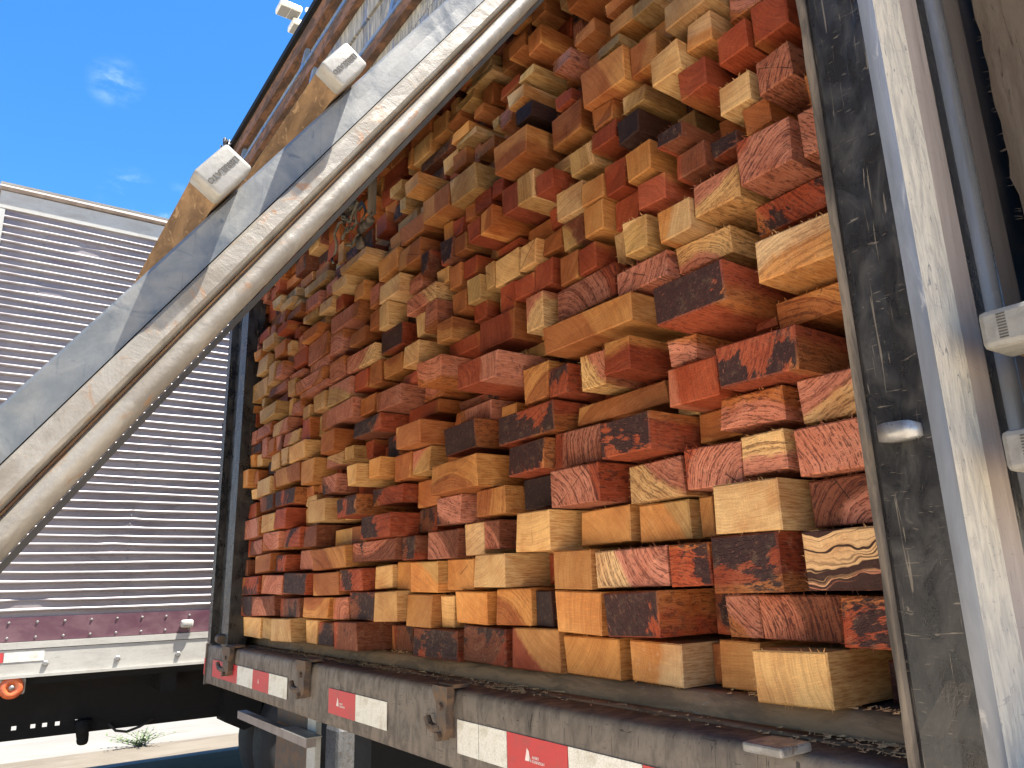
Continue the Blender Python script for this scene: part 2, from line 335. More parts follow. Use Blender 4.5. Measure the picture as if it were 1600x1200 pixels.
# ================================================================ the neighbouring box trailer
bt = empty('box_trailer', (-6.2,4.,GZ)); tag(bt, 'purple-grey ribbed box trailer with white rails parked alongside the timber truck', 'trailer')
BX = -5.0; Y0_, Y1_ = -.10, 9.0; ZB, ZTp = -.40, 2.37
body = G(); body.box(BX-2.3, BX, Y0_, Y1_, -.30, ZTp-.02); body.obj('side_wall', 'panel', bt)
g = G(); g.box(BX-2.29, BX+.014, Y0_-.012, Y1_, ZTp-.155, ZTp-.045); tr = g.obj('top_rail', 'white', bt)
g = G()
path = [Y0_-.02 + i*(Y1_-Y0_+.02)/60 for i in range(61)]
g.sweep(lambda y: [(BX-.05,y,ZTp-.043),(BX+.020,y,ZTp-.040+.003*math.sin(y*3.1)),(BX+.034,y,ZTp-.028+.004*math.sin(y*2.3+1)),(BX+.026,y,ZTp-.010+.004*math.sin(y*1.7)),(BX-.05,y,ZTp+.004)], path, True)
g.obj('roof_gutter', 'taupe', bt)
g = G(); g.sweep(lambda y: [(BX-1.1,y,ZTp+.01),(BX+.024,y,ZTp-.006+.004*math.sin(y*1.7)),(BX+.028,y,ZTp+.006+.004*math.sin(y*1.9)),(BX-.02,y,ZTp+.016),(BX-1.1,y,ZTp+.035)], path, True); g.obj('roof_edge', 'white', bt)
# ribs: one part each
random.seed(21)
nrib = 46; zlo, zhi = -.075, 2.165; pitch = (zhi-zlo)/(nrib-1)
dents = [(rnd(0,3.2), rnd(zlo,zhi), rnd(.06,.25), rnd(.03,.10), rnd(.004,.013)) for _ in range(34)]
ypath = [Y0_+.015+i*.085 for i in range(42)] + [Y0_+.015+41*.085+.6*j for j in range(1,10)]
for i in range(nrib):
    z0 = zlo+pitch*i
    def prof(y, z0=z0, i=i):
        dz = .0022*math.sin(y*2.1+i)+.0015*math.sin(y*5.3+i*1.7); dx = 0
        for (dy,dzz,ry,rz,am) in dents:
            q = ((y-dy)/ry)**2+((z0-dzz)/rz)**2
            if q < 1: dx -= am*(1-q)**2; dz += am*.5*(1-q)
        z = z0+dz
        return [(BX+.0005,y,z-.0100),(BX+.0065+dx,y,z-.0090),(BX+.0120+dx,y,z-.0045),(BX+.0128+dx,y,z+.0008),(BX+.0100+dx,y,z+.0058),(BX+.0045+dx,y,z+.0098),(BX+.0005,y,z+.0115)]
    g = G(); g.sweep(prof, ypath); g.obj('rib', 'bead', bt, True)
# rivets in vertical rows, strip and rail
def rivet(g, x, y, z, r):
    n = 6; b = len(g.v)
    g.v += [(x, y+r*math.cos(k*2*math.pi/n), z+r*math.sin(k*2*math.pi/n)) for k in range(n)] + [(x+r*.55, y+r*.6*math.cos(k*2*math.pi/n), z+r*.6*math.sin(k*2*math.pi/n)) for k in range(n)]
    g.f += [(b+k, b+(k+1)%n, b+n+(k+1)%n, b+n+k) for k in range(n)] + [tuple(b+n+k for k in range(n))]
g = G()
for y in [.14+.62*k for k in range(14)]:
    for i in range(nrib-1): rivet(g, BX+.0008, y+rnd(-.004,.004), zlo+pitch*(i+.5), .0062)
tag(g.obj('rivet_rows', 'steelplain', bt), kind='stuff')
g = G(); g.box(BX-2.29, BX+.008, Y0_-.006, Y1_, -.232, -.108); ms = g.obj('maroon_strip', 'maroon', bt)
g = G()
for k in range(70): rivet(g, BX+.0085, Y0_+.06+k*.13, -.135, .0075); rivet(g, BX+.0085, Y0_+.06+k*.13, -.213, .0075)
tag(g.obj('rivets', 'steelplain', ms), kind='stuff')
g = G(); g.box(BX-2.31, BX+.022, Y0_-.014, Y1_, -.270, -.236); g.obj('rail_flange', 'white', bt)
g = G(); g.box(BX-2.31, BX+.018, Y0_-.018, Y1_, ZB, -.274); rl = g.obj('bottom_rail', 'white', bt)
g = G(); g.box(BX-2.3, BX+.030, Y0_-.02, Y1_, ZB-.016, ZB-.001); g.obj('rail_lip', 'white', bt)
for y in (.41,.76,1.08,1.45,1.82): g = G(); rivet(g, BX+.0185, y, -.352, .017); g.obj('bolt', 'steelplain', rl)
g = G(); g.box(BX+.0185, BX+.0200, .02, .215, -.335, -.285); g.obj('tape_piece', 'tape_red', rl)
g = G(); g.box(BX+.0185, BX+.0200, .218, .40, -.335, -.285); g.obj('tape_piece', 'tape_white', rl)
g = G(); g.rbox(BX+.009, BX+.045, 1.08, 1.15, -.205, -.160, .012); g.obj('latch', 'white', bt, True)
g = G(); g.box(BX-.02, BX+.014, Y0_-.016, Y0_+.022, -.23, ZTp-.16); g.obj('corner_trim', 'white', bt)
for y in (.13,.27):
    lb = G(); lb.rbox(BX-.012, BX+.004, y-.062, y+.062, -.500, -.418, .01); br = lb.obj('lamp_bracket', 'white', bt, True)
    ring = G(); n = 20
    prf = [(0,.0),(.0,.058),(.012,.056),(.020,.046),(.022,.030),(.012,.020),(.012,0)]
    ring.sweep(lambda a, y=y: [(BX+.0045+px, y+pr*math.cos(a), -.462+pr*math.sin(a)) for px,pr in prf], [k*2*math.pi/n for k in range(n+1)])
    ring.obj('lens', 'amber', br, True)
    cc = G(); cc.sweep(lambda a, y=y: [(BX+.0175+px, y+pr*math.cos(a), -.462+pr*math.sin(a)) for px,pr in ((0,.014),(.006,.012),(.008,0.))], [k*2*math.pi/12 for k in range(13)]); cc.obj('lens_centre', 'steelplain', br, True)
# chassis web with bolt holes
XW = -5.35; zh0, zh1 = -.722, -.700
g = G()
hole = [.326,.417,.474,.537,.637]
g.box(XW-.008, XW, Y0_-.3, Y1_, zh1, -.401); g.box(XW-.008, XW, Y0_-.3, Y1_, -.762, zh0)
ed = Y0_-.3
for hy in hole: g.box(XW-.008, XW, ed, hy-.012, zh0+.0002, zh1-.0002); ed = hy+.012
g.box(XW-.008, XW, ed, Y1_, zh0+.0002, zh1-.0002)
g.box(XW-.09, XW-.0085, Y0_-.3, Y1_, -.776, -.763)
g.obj('chassis_beam', 'chassis', bt)
g = G(); g.box(BX-2.2, BX-.02, Y0_+.02, Y1_, ZB-.055, ZB-.017); g.obj('floor_frame', 'chassis', bt)
for y in (1.02,2.0,3.0,4.2): g = G(); g.box(BX-2.0, BX-.06, y, y+.08, -.56, ZB-.056); g.obj('cross_member', 'chassis', bt)
g = G(); g.tube([(XW+.03,.662,-.70),(XW+.03,.668,-.80)], [.045,.03], 12); g.rbox(XW+.0, XW+.06, .640, .700, -.838, -.760, .02); g.obj('hanger', 'chassis', bt, True)
g = G(); g.tube([(XW+.02,.80,-.74),(XW+.03,.84,-.782),(XW+.03,.90,-.795),(XW+.03,.97,-.775),(XW+.02,1.04,-.74)], .008, 6); g.obj('air_hose', 'tyre', bt, True)
g = G(); g.add([(XW+.1,1.42,-.55),(XW+.1,1.70,-.55),(XW+.1,1.66,-.83),(XW+.1,1.57,-.86),(XW+.1,1.45,-.80),(XW-.1,1.42,-.55),(XW-.1,1.70,-.55),(XW-.1,1.66,-.83),(XW-.1,1.57,-.86),(XW-.1,1.45,-.80)],
    [(0,1,2,3,4),(9,8,7,6,5),(0,5,6,1),(1,6,7,2),(2,7,8,3),(3,8,9,4),(4,9,5,0)]); g.obj('suspension_bracket', 'chassis', bt)
def wheel(parent, xo, y, z, R, W, rimm='steelplain'):
    prf = [(-W/2,R*.56),(-W/2-.004,R*.66),(-W/2+.004,R*.80),(-W/2-.002,R*.84),(-W/2+.010,R*.93),(-W/2+.035,R*.99),(-W/2+.06,R),(0,R*1.003),(W/2-.06,R),(W/2-.035,R*.99),(W/2-.010,R*.93),(W/2+.002,R*.84),(W/2-.004,R*.80),(W/2+.004,R*.66),(W/2,R*.56)]
    n = 40; g = G(); g.sweep(lambda a: [(xo+px, y+pr*math.cos(a), z+pr*math.sin(a)) for px,pr in prf], [k*2*math.pi/n for k in range(n+1)])
    ty = g.obj('tyre', 'tyre', parent, True, origin=(xo,y,z-R))
    prf2 = [(W/2-.005,R*.565),(W/2-.03,R*.53),(W/2-.10,R*.48),(W/2-.12,R*.30),(W/2-.06,R*.24),(W/2-.05,.0)]
    g = G(); g.sweep(lambda a: [(xo+px, y+pr*math.cos(a), z+pr*math.sin(a)) for px,pr in prf2], [k*2*math.pi/n for k in range(n+1)])
    g.obj('rim', rimm, ty, True, origin=(xo,y,z))
for y in (2.14,3.45,4.75):
    for xo in (BX-.20,BX-.52): wheel(bt, xo, y, GZ+.5, .5, .27, 'tyre')
g = G(); g.rbox(-4.96,-4.74,1.99,2.46,-1.12,-.83,.03); stp = g.obj('tread_plate_step', 'steelplain', bt)
g = G(); random.seed(6)
for iy in range(12):
    for iz in range(8):
        y, z = 2.03+iy*.036, -1.09+iz*.034; sgn = 1 if (iy+iz)%2 else -1
        g.add([(-4.7396,y-.012,z-.012*sgn),(-4.7370,y,z-.003),(-4.7396,y+.012,z+.012*sgn),(-4.7370,y,z+.003)],[(0,1,2,3)])
tag(g.obj('tread_pattern', 'steelplain', stp), kind='stuff')

# ================================================================ the timber trailer
tt = empty('timber_trailer', (-1.7,3.,GZ)); tag(tt, 'open-backed timber trailer with black posts, lifted tailgate and red and white reflective tape', 'trailer')
RY = .764
# bed rail
XA, XB = -3.055, -.10
zr0, zr1 = -.3215, -.1880
g = G(); xs = [XA+(XB-XA)*i/60 for i in range(61)]
g.sweep(lambda x: [(x,RY+.075,zr0-.001),(x,RY+.004,zr0-.001),(x,RY,zr0+.004),(x,RY+.0012*math.sin(x*3),zr0+.03),(x,RY+.0016*math.sin(x*2+1),zr1-.03),(x,RY+.001,zr1-.010),(x,RY+.004,zr1-.003),(x,RY+.010,zr1),(x,RY+.075,zr1-.0005)], xs, True)
bed = g.obj('bed_rail', 'bed', tt, True)
g = G(); g.sweep(lambda x: [(x,RY+.0755,zr1-.002),(x,RY+.0755,zr1+.0006+.0008*math.sin(x*9)),(x,RY+.0905,zr1+.001+.001*math.sin(x*13)),(x,RY+.107,zr1+.0012),(x,RY+.107,zr1-.02)], [XA+.02+(XB-XA-.02)*i/80 for i in range(81)], True); g.obj('ledge_strip', 'ledge', bed, True)
random.seed(8)
cz = [rnd(-.0012,.0012) for _ in range(140)]
g = G(); cx = [-2.985+(2.985-.10)*i/120 for i in range(121)]
g.sweep(lambda i: [(cx[i],RY+.1075,zr1-.01),(cx[i],RY+.1075,zr1+.008),(cx[i],RY+.111+cz[i],zr1+.019+cz[i]),(cx[i],RY+.119+cz[i+3],zr1+.0275+cz[i+5]),(cx[i],RY+.130,zr1+.0305),(cx[i],RY+.150,zr1+.0310),(cx[i],RY+.150,zr1-.01)], list(range(121)), True)
g.obj('floor_curb', 'curb', tt, True)
g = G(); g.box(-2.985,-.36,RY+.1505,7.,-.20,-.1585); g.obj('cargo_floor', 'floorwood', tt)
# end return of the bed rail
g = G(); g.box(XA-.012,XA-.001,RY-.004,RY+.20,zr0-.006,zr1+.002); er = g.obj('rail_end_plate', 'bed', tt)
g = G(); g.box(XA-.0115,XA-.0005,RY-.0060,RY-.0042,-.293,-.236); g.obj('tape_piece','tape_red',er)
# reflective tape pieces
def piece(x0, x1, m, z0=-.2925, z1=-.2365):
    return obj('tape_piece', [(x0,RY-.0032,z0),(x1,RY-.0032,z0),(x1,RY-.0032,z1),(x0,RY-.0032,z1),(x0,RY-.0018,z0),(x1,RY-.0018,z0),(x1,RY-.0018,z1),(x0,RY-.0018,z1)],
               [(0,1,2,3),(7,6,5,4),(0,4,5,1),(1,5,6,2),(2,6,7,3),(3,7,4,0)], m, bed)
def mark(x, s=1., text=True):
    s *= .72
    g = G(); z = -.272; g.add([(x-.030*s,RY-.0036,z),(x-.010*s,RY-.0036,z),(x-.0150*s,RY-.0036,z+.020*s),(x-.0225*s,RY-.0036,z+.026*s)],[(0,1,2,3)])
    g.add([(x-.014*s,RY-.0036,z+.0),(x-.006*s,RY-.0036,z),(x-.013*s,RY-.0036,z+.011*s)],[(0,1,2)]); g.obj('print_mark','tape_mark',bed)
    if text:
        text_mesh('AVERY', .0085*s, 'tape_mark', bed, 'print_text', (x+.009*s,RY-.0036,z+.0095*s), (1,0,0), (0,0,1), .0002)
        text_mesh('DENNISON', .0085*s, 'tape_mark', bed, 'print_text', (x+.018*s,RY-.0036,z+.0015*s), (1,0,0), (0,0,1), .0002)
for x0,x1,m in ((-2.960,-2.842,'tape_red'),(-2.842,-2.654,'tape_red'),(-2.653,-2.489,'tape_white'),(-2.488,-2.334,'tape_red'),(-2.333,-2.176,'tape_white'),
                (-1.877,-1.719,'tape_red'),(-1.718,-1.557,'tape_white'),(-1.270,-1.199,'tape_white'),(-1.198,-1.113,'tape_white'),(-1.112,-.954,'tape_red'),(-.953,-.798,'tape_white'),(-.797,-.640,'tape_red'),(-.639,-.49,'tape_white')):
    piece(x0+.0005, x1-.0005, m)
mark(-1.040,1.); mark(-1.805,1.,True); mark(-2.42,.7,False); mark(-2.75,.7,False); mark(-.73,1.)
# curtain hooks
def hook(x, s, m):
    g = G(); zt = -.181; yb = RY-.0005
    out_ = [(-.020,0),(.022,0),(.024,-.02),(.018,-.045),(.021,-.072),(.010,-.092),(-.004,-.094),(-.008,-.080),(-.006,-.058),(-.010,-.030),(-.020,-.012)]
    n = len(out_); v = [(x+a*s,yb-.020,zt+b) for a,b in out_]+[(x+a*s,yb-.006,zt+b) for a,b in out_]
    g.add(v, [tuple(range(n)), tuple(range(2*n-1,n-1,-1))]+[(i,(i+1)%n,n+(i+1)%n,n+i) for i in range(n)])
    g.box(x-.020*s,x+.022*s,yb-.0055,yb+.03,zt-.004,zt+.003); g.box(x-.004*s,x+.018*s,yb-.0058,yb,zt-.088,zt-.006)
    pts = [(x-.002*s,yb-.013,zt-.072),(x-.020*s,yb-.015,zt-.077),(x-.034*s,yb-.017,zt-.072),(x-.040*s,yb-.018,zt-.058)]
    g.tube(pts, [.0085,.0085,.008,.007], 8)
    h_ = g.obj('strap_hook', m, bed)
    b = G(); b.tube([(x+.003*s,yb-.0205,zt-.086),(x+.003*s,yb-.029,zt-.086)], .008, 6); b.obj('bolt', m, h_)
    b = G(); b.tube([(x+.006*s,yb-.0205,zt-.035),(x+.006*s,yb-.026,zt-.035)], .007, 6); b.obj('bolt', m, h_)
hook(-2.745, 2.3, 'rust'); hook(-2.035, 1.7, 'rust'); hook(-1.305, 1.25, 'rust')
g = G(); g.rbox(-.600,-.548,RY-.040,RY+.014,zr1+.0012,zr1+.012,.003); g.obj('rail_latch','steelplain',bed)
# underside
g = G(); g.box(-3.03,-.12,RY+.0765,7.,-.345,-.2105); g.obj('floor_frame','chassis',tt)
for x in (-1.90,-1.15): g = G(); g.box(x-.05,x+.05,RY+.10,7.,-.62,-.346); g.obj('chassis_beam','chassis',tt)
for y in (1.35,1.95,2.6): g = G(); g.box(-3.0,-.15,y,y+.08,-.42,-.346); g.obj('cross_member','chassis',tt)
g = G(); g.box(-3.10,-2.38,.90,.93,-.463,-.437); bb = g.obj('bumper_bar','taupe',tt)
g = G(); g.box(-2.60,-2.372,.895,.945,-.4365,-.433); g.obj('bumper_cap','white',bb)
g = G(); g.box(-2.83,-2.522,.960,.972,-.95,-.346); fl = g.obj('bumper_bracket','rust',tt)
g = G(); g.box(-2.5215,-2.45,.955,.973,-.95,-.346); g.obj('bracket_edge','white',fl)
for x in (-2.85,-.45):
    for y in (3.2,4.45): wheel(tt, x, y, GZ+.5, .5, .28)
# left corner post
g = G(); g.box(-3.050,-3.010,RY-.004,RY+.10,zr1+.0025,1.86); g.box(-3.0095,-2.905,RY+.022,RY+.09,zr1+.001,1.10); g.box(-2.9048,-2.822,RY+.006,RY+.07,zr1+.001,1.10)
lp = g.obj('corner_post','black',tt)
for z in (.02,.62): g = G(); g.rbox(-3.085,-3.0505,RY+.0,RY+.04,z,z+.03,.005); g.obj('hinge_lug','chassis',lp)
g = G(); g.tube([(-2.90,RY-.002,zr1+.026),(-2.86,RY-.004,zr1+.022)], .016, 10); g.obj('post_foot','rust',lp)
# right corner post: lip, front face, rolled corner, outer face
random.seed(3)
zz = [-1.0+.05*i for i in range(64)]
jit = {round(z,3):(rnd(-.0012,.0012),rnd(-.0012,.0012)) for z in zz}
g = G(); g.sweep(lambda z: [(-.4335+jit[round(z,3)][0],RY+.004,z),(-.4330+jit[round(z,3)][0],RY-.003,z),(-.4255,RY-.0035+jit[round(z,3)][1]*.6,z),(-.4245,RY+.003,z),(-.4245,RY+.07,z),(-.4335,RY+.07,z)], zz, True); 
rp_parts = [('post_lip','lip',g)]
g2 = G(); g2.sweep(lambda z: [(-.4243,RY+.0035,z),(-.4195,RY+.0010,z),(-.385,RY+.0006+jit[round(z,3)][1],z),(-.3605,RY-.0010,z)], zz)
g3 = G(); g3.sweep(lambda z: [(-.3605,RY-.0010,z),(-.3560,RY+.0002,z),(-.3525,RY+.0026,z),(-.3500,RY+.0062,z),(-.3490,RY+.0105,z)], zz)
g4 = G(); g4.sweep(lambda z: [(-.3490,RY+.0105,z),(-.3485+jit[round(z,3)][0]*.6,RY+.040,z),(-.3485,RY+.0770,z),(-.3560,RY+.0772,z),(-.42,RY+.0772,z)], zz)
rpo = g2.obj('corner_post','black',tt,False)
g.obj('inner_lip','lip',rpo); g3.obj('rolled_corner','gloss',rpo,True); g4.obj('outer_face','dustface',rpo)
lg = G(); lg.sweep(lambda q: [(q[0],RY-.0005,.137-q[1]),(q[0],RY-.019-q[2],.137-q[1]),(q[0],RY-.019-q[2],.137+q[1]),(q[0],RY-.0005,.137+q[1])], [(-.4085,.007,-.010),(-.405,.0085,0),(-.395,.0095,.003),(-.378,.009,.002),(-.372,.0085,.0),(-.368,.006,-.014)], True)
lg.obj('gate_catch','steelplain',rpo,True)
# side of the body behind the post: frame strips and rolled stake
for x0,x1,y0,y1,m,nm in ((-.40,-.3520,.8425,.8835,'taupe','side_frame_strip'),(-.40,-.3535,.8860,.9000,'taupe','side_frame_strip'),(-.40,-.3600,.9005,.9400,'black','side_channel'),(-.40,-.3560,.9790,1.0400,'taupe','side_frame_strip')):
    g = G(); g.box(x0,x1,y0,y1,-1.0 if nm!='x' else 0,2.0); g.obj(nm,m,tt)
g = G(); g.sweep(lambda z: [(-.400,.9405,z),(-.360,.9405,z),(-.3505,.9440,z),(-.3465,.9530,z),(-.3475,.9640,z),(-.352,.9740,z),(-.400,.9785,z)], [-1.0+.1*i for i in range(31)], True); g.obj('rolled_stake','gloss',tt,True)
g = G(); g.box(-.60,-.402,.885,7.,-.16,-.14); 
g = G(); g.box(-.398,-.380,1.0405,7.,-.16,2.0); g.obj('side_wall','navy',tt)
g = G(); g.box(-3.04,-3.0,RY+.105,7.,-.16,1.86); g.obj('side_wall','navy',tt)
g = G(); g.box(-3.05,-.36,RY+.02,7.,1.862,1.90); g.obj('roof','navy',tt)
g = G(); g.box(-3.0,-.4,6.95,7.,-.16,1.86); g.obj('front_wall','navy',tt)
# out-of-frame slab added to shade the side strips, plus the side gate's capped tubes
sgx0, sgx1 = -.2420,-.2130
sg = G(); sg.box(sgx0,sgx1,.90,3.1,.05,1.55); sgo = sg.obj('shade_slab','plate',tt)
for zc in (.110,.232,1.05,1.32):
    t = G(); t.box(-.312,-.2425,.865,3.05,zc-.0155,zc+.0155); to = t.obj('gate_tube','brown',tt)
    c = G(); c.rbox(-.3180,-.2410,.806,.864,zc-.0200,zc+.0200,.006); co = c.obj('end_cap','cap',to)
    for k in range(7):
        q = G(); 
    q = G()
    for k in range(9): q.box(-.300,-.292,.8052,.8058,zc-.012+k*.003,zc-.0106+k*.003)
    tag(q.obj('cap_ridges','letter',to),kind='stuff')
    q = G()
    for dz in (-.006,.006): q.box(-.2408,-.2402,.812,.862,zc+dz-.0006,zc+dz+.0006)
    q.obj('cap_seams','letter',to)
# ---------------------------------------------------------------- lifted tailgate
dY, dZ = .575, .818; nY, nZ = -.818, .575
def gp(x, t, n): return (x, .013+t*dY+n*nY, .020+t*dZ+n*nZ)
T0, T1 = -.075, 1.27
ts = [T0+(T1-T0)*i/70 for i in range(71)]
random.seed(9); wob = [rnd(-1,1) for _ in range(90)]
XP = -.474
g = G(); g.sweep(lambda i: [gp(XP,ts[i],.0318),gp(XP+.0006*wob[i],ts[i],.042),gp(XP,ts[i],.0512),gp(XP-.0025,ts[i],.0530),gp(XP-.055,ts[i],.0532),gp(XP-.055,ts[i],.0500),gp(XP-.006,ts[i],.0318)], list(range(71)), True)
gate = g.obj('tailgate','plate',tt)
g = G(); g.sweep(lambda i: [gp(XP-.004,ts[i],.0316),gp(XP+.0035,ts[i],.0306),gp(XP+.0055+.0004*wob[i],ts[i],.0290),gp(XP+.0062+.0004*wob[i+3],ts[i],.0190),gp(XP+.0045+.0005*wob[i+5],ts[i],.0168),gp(XP-.0005,ts[i],.0152),gp(XP-.010,ts[i],.0155)], list(range(71)), True); g.obj('upper_bead','trim',gate)
g = G(); g.sweep(lambda i: [gp(XP-.003,ts[i],.0151),gp(XP-.0015,ts[i],.0139),gp(XP-.003,ts[i],.0130),gp(XP-.010,ts[i],.0140)], list(range(71)), True); g.obj('seam','groove',gate,True)
g = G(); g.sweep(lambda i: [gp(XP-.002,ts[i],.0132),gp(XP+.0048+.0005*wob[i+2],ts[i],.0112),gp(XP+.0075,ts[i],.0068),gp(XP+.0060+.0006*wob[i+9],ts[i],.0020),gp(XP+.0005,ts[i],-.0012),gp(XP-.008,ts[i],-.0022),gp(XP-.050,ts[i],-.0022),gp(XP-.050,ts[i],.010)], list(range(71)), True); g.obj('lower_bead','trim',gate,True)
g = G(); g.sweep(lambda i: [gp(XP-.012,ts[i],-.0030),gp(XP-.006,ts[i],-.0026),gp(XP-.010,ts[i],-.0058),gp(XP-.020,ts[i],-.0062)], list(range(0,46)), True); g.obj('rubber_seal','tyre',gate)
random.seed(13)
tb = T0+.01
while tb < T1-.12:
    t1 = tb+.155
    b = G(); b.add([gp(x,t,n) for x in (-2.80,XP-.057) for t in (tb,t1) for n in (.012,.045)], [(0,1,3,2),(4,6,7,5),(0,4,5,1),(2,3,7,6),(0,2,6,4),(1,5,7,3)]); b.obj('board','board',gate); tb = t1+.004
for tcn in (.244,.380,1.16):
    b = G(); b.add([gp(x,tcn+a,n) for x in (-2.80,-.463) for a in (-.0135,.0175) for n in (.0545,.0742)], [(0,1,3,2),(4,6,7,5),(0,4,5,1),(2,3,7,6),(0,2,6,4),(1,5,7,3)]); tu = b.obj('gate_tube','brown',gate)
    bm = bmesh.new(); bmesh.ops.create_cube(bm, size=1); bmesh.ops.bevel(bm, geom=list(bm.edges), offset=.10, segments=3, affect='EDGES', profile=.5)
    cv = []
    for v in bm.verts:
        a, bb2, c2 = v.co; cv.append(gp(-.4585+a*.014, tcn+.002+bb2*.0330, .0645+c2*.0215))
    bm.verts.index_update(); cf_ = [[v.index for v in f.verts] for f in bm.faces]; bm.free()
    cp = obj('end_cap', cv, cf_, 'cap', gate, True)
    text_mesh('LIBRELATO', .0056, 'letter', gate, 'cap_lettering', gp(-.4513,tcn+.0015,.0645), (0,-dY,-dZ), (0,-nY,-nZ), .0003)
# ---------------------------------------------------------------- rear wall above the gate
wy = .735
uw = G(); uw.box(-3.045,-.44,wy+.032,wy+.05,1.115,1.83); uwo = uw.obj('upper_rear_wall','navy',tt)
random.seed(17); z = 1.12
for kz in range(6):
    h_ = .115; zt_ = min(z+h_,1.825); x = -3.04
    while x < -.46:
        L_ = rnd(.9,1.5); x1 = min(x+L_,-.45); dd = rnd(-.004,.004)
        b = G(); b.box(x,x1-.003,wy+.012+dd,wy+.0315,z,zt_-.004); b.obj('board','board',uwo); x = x1
    z = zt_
for z0,z1,y0,m in ((1.846,1.870,wy-.035,'chassis'),(1.785,1.8455,wy-.020,'ironrail'),(1.655,1.705,wy-.012,'ironrail'),(1.395,1.430,wy-.012,'ironrail'),(1.12,1.16,wy-.01,'ironrail')):
    b = G(); b.box(-3.05,-.45,y0,wy+.0075,z0,z1); b.obj('wall_rail',m,uwo)
for z0 in (1.7055,1.4305): b = G(); b.box(-3.05,-.45,wy-.016,wy+.007,z0,z0+.012); b.obj('rail_flange','bluesteel',uwo)
for x in (-2.98,-2.25,-1.55,-.85):
    b = G(); b.add([(x,wy-.008,1.4440),(x+.022,wy-.008,1.4440),(x+.16,wy-.008,1.6540),(x+.138,wy-.008,1.6540),(x,wy+.007,1.4440),(x+.022,wy+.007,1.4440),(x+.16,wy+.007,1.6540),(x+.138,wy+.007,1.6540)],[(0,1,2,3),(7,6,5,4),(0,4,5,1),(1,5,6,2),(2,6,7,3),(3,7,4,0)]); b.obj('brace','bluesteel',uwo)
    b = G(); b.add([(x,wy-.008,1.7190),(x+.020,wy-.008,1.7190),(x+.075,wy-.008,1.7840),(x+.055,wy-.008,1.7840),(x,wy+.007,1.7190),(x+.020,wy+.007,1.7190),(x+.075,wy+.007,1.7840),(x+.055,wy+.007,1.7840)],[(0,1,2,3),(7,6,5,4),(0,4,5,1),(1,5,6,2),(2,6,7,3),(3,7,4,0)]); b.obj('brace','bluesteel',uwo)
random.seed(2); b = G()
for k in range(7):
    p = Vector((-3.03,wy-.045,1.845)); pts = [p+Vector((rnd(-.04,.03),rnd(-.03,.01),rnd(-.03,.03))) for _ in range(5)]; b.tube(pts,.004,5)
b.obj('wire_tie','steelplain',uwo,True)
# gate catch rod hanging from the rear wall
b = G(); b.tube([(-1.553,.700,1.10),(-1.553,.700,.880),(-1.556,.700,.868),(-1.570,.700,.862),(-1.605,.700,.866),(-1.617,.700,.858),(-1.621,.700,.842),(-1.616,.700,.815)], .011, 10); b.obj('catch_rod','lip',tt,True)

# rough plank standing at the truck's side
random.seed(23); b = G(); rows = []
for i in range(40):
    z = .45+.03*i; rows.append([(-.372+rnd(-.004,.004),1.150,z),(-.318,1.146,z),(-.250,1.150,z),(-.250,1.20,z),(-.372,1.20,z)])
b.sweep(lambda st: st, rows, True)
for k in range(60):
    z = rnd(.46,1.2); l = rnd(.004,.016); b.add([(-.371,1.151,z),(-.371-l,1.150-rnd(0,.006),z+rnd(-.006,.006)),(-.371,1.151,z+.0012)],[(0,1,2)])
tag(b.obj('rough_plank','roughwood'), 'rough fuzzy grey-brown plank standing behind the corner post', 'plank')

# tangle of old rope under the lifted gate
random.seed(31); b = G()
for k in range(9):
    p = Vector((-1.74+rnd(-.04,.04),.735+rnd(-.02,.02),.99)); pts = []
    for s in range(9):
        pts.append(p.copy()); p += Vector((rnd(-.03,.03),rnd(-.010,.010),rnd(-.030,.012)))
    b.tube(pts,.0042,5)
tag(b.obj('rope_tangle','rope',None,True), 'tangle of old rope hanging beside the grey catch rod', 'rope')

# flood light on its pole behind the truck
fl = empty('flood_light', (-16.0,9.2,GZ)); tag(fl, 'white twin-head flood light mast rising behind the truck roof', 'flood light')
b = G(); b.tube([(-16.0,9.2,GZ),(-15.8,8.6,7.),(-15.2,7.2,13.4)], [.12,.10,.07], 10); b.tube([(-15.2,7.2,13.4),(-14.5,5.8,13.35),(-14.05,4.66,12.50)], .055, 8); b.obj('mast','lamp',fl,True)
for (x,y,z) in ((-14.0,4.27,12.20),(-14.2,4.62,12.03)):
    b = G(); b.rbox(x-.20,x+.20,y-.26,y+.22,z-.02,z+.12,.03); hd = b.obj('lamp_head','lamp',fl)
    for k in range(2): b = G(); b.box(x-.16,x+.16,y-.23+k*.22,y-.03+k*.22,z-.034,z-.021); b.obj('lamp_panel','amberlens' if False else 'cap',hd)

# ================================================================ the load: sawn beams
PAL = {'y':(.69,.445,.20),'o':(.62,.30,.098),'b':(.43,.158,.052),'r':(.37,.085,.038),'p':(.54,.218,.142),'d':(.22,.080,.045),'k':(.07,.035,.03),'g':(.50,.315,.125),'w':(.68,.45,.225)}
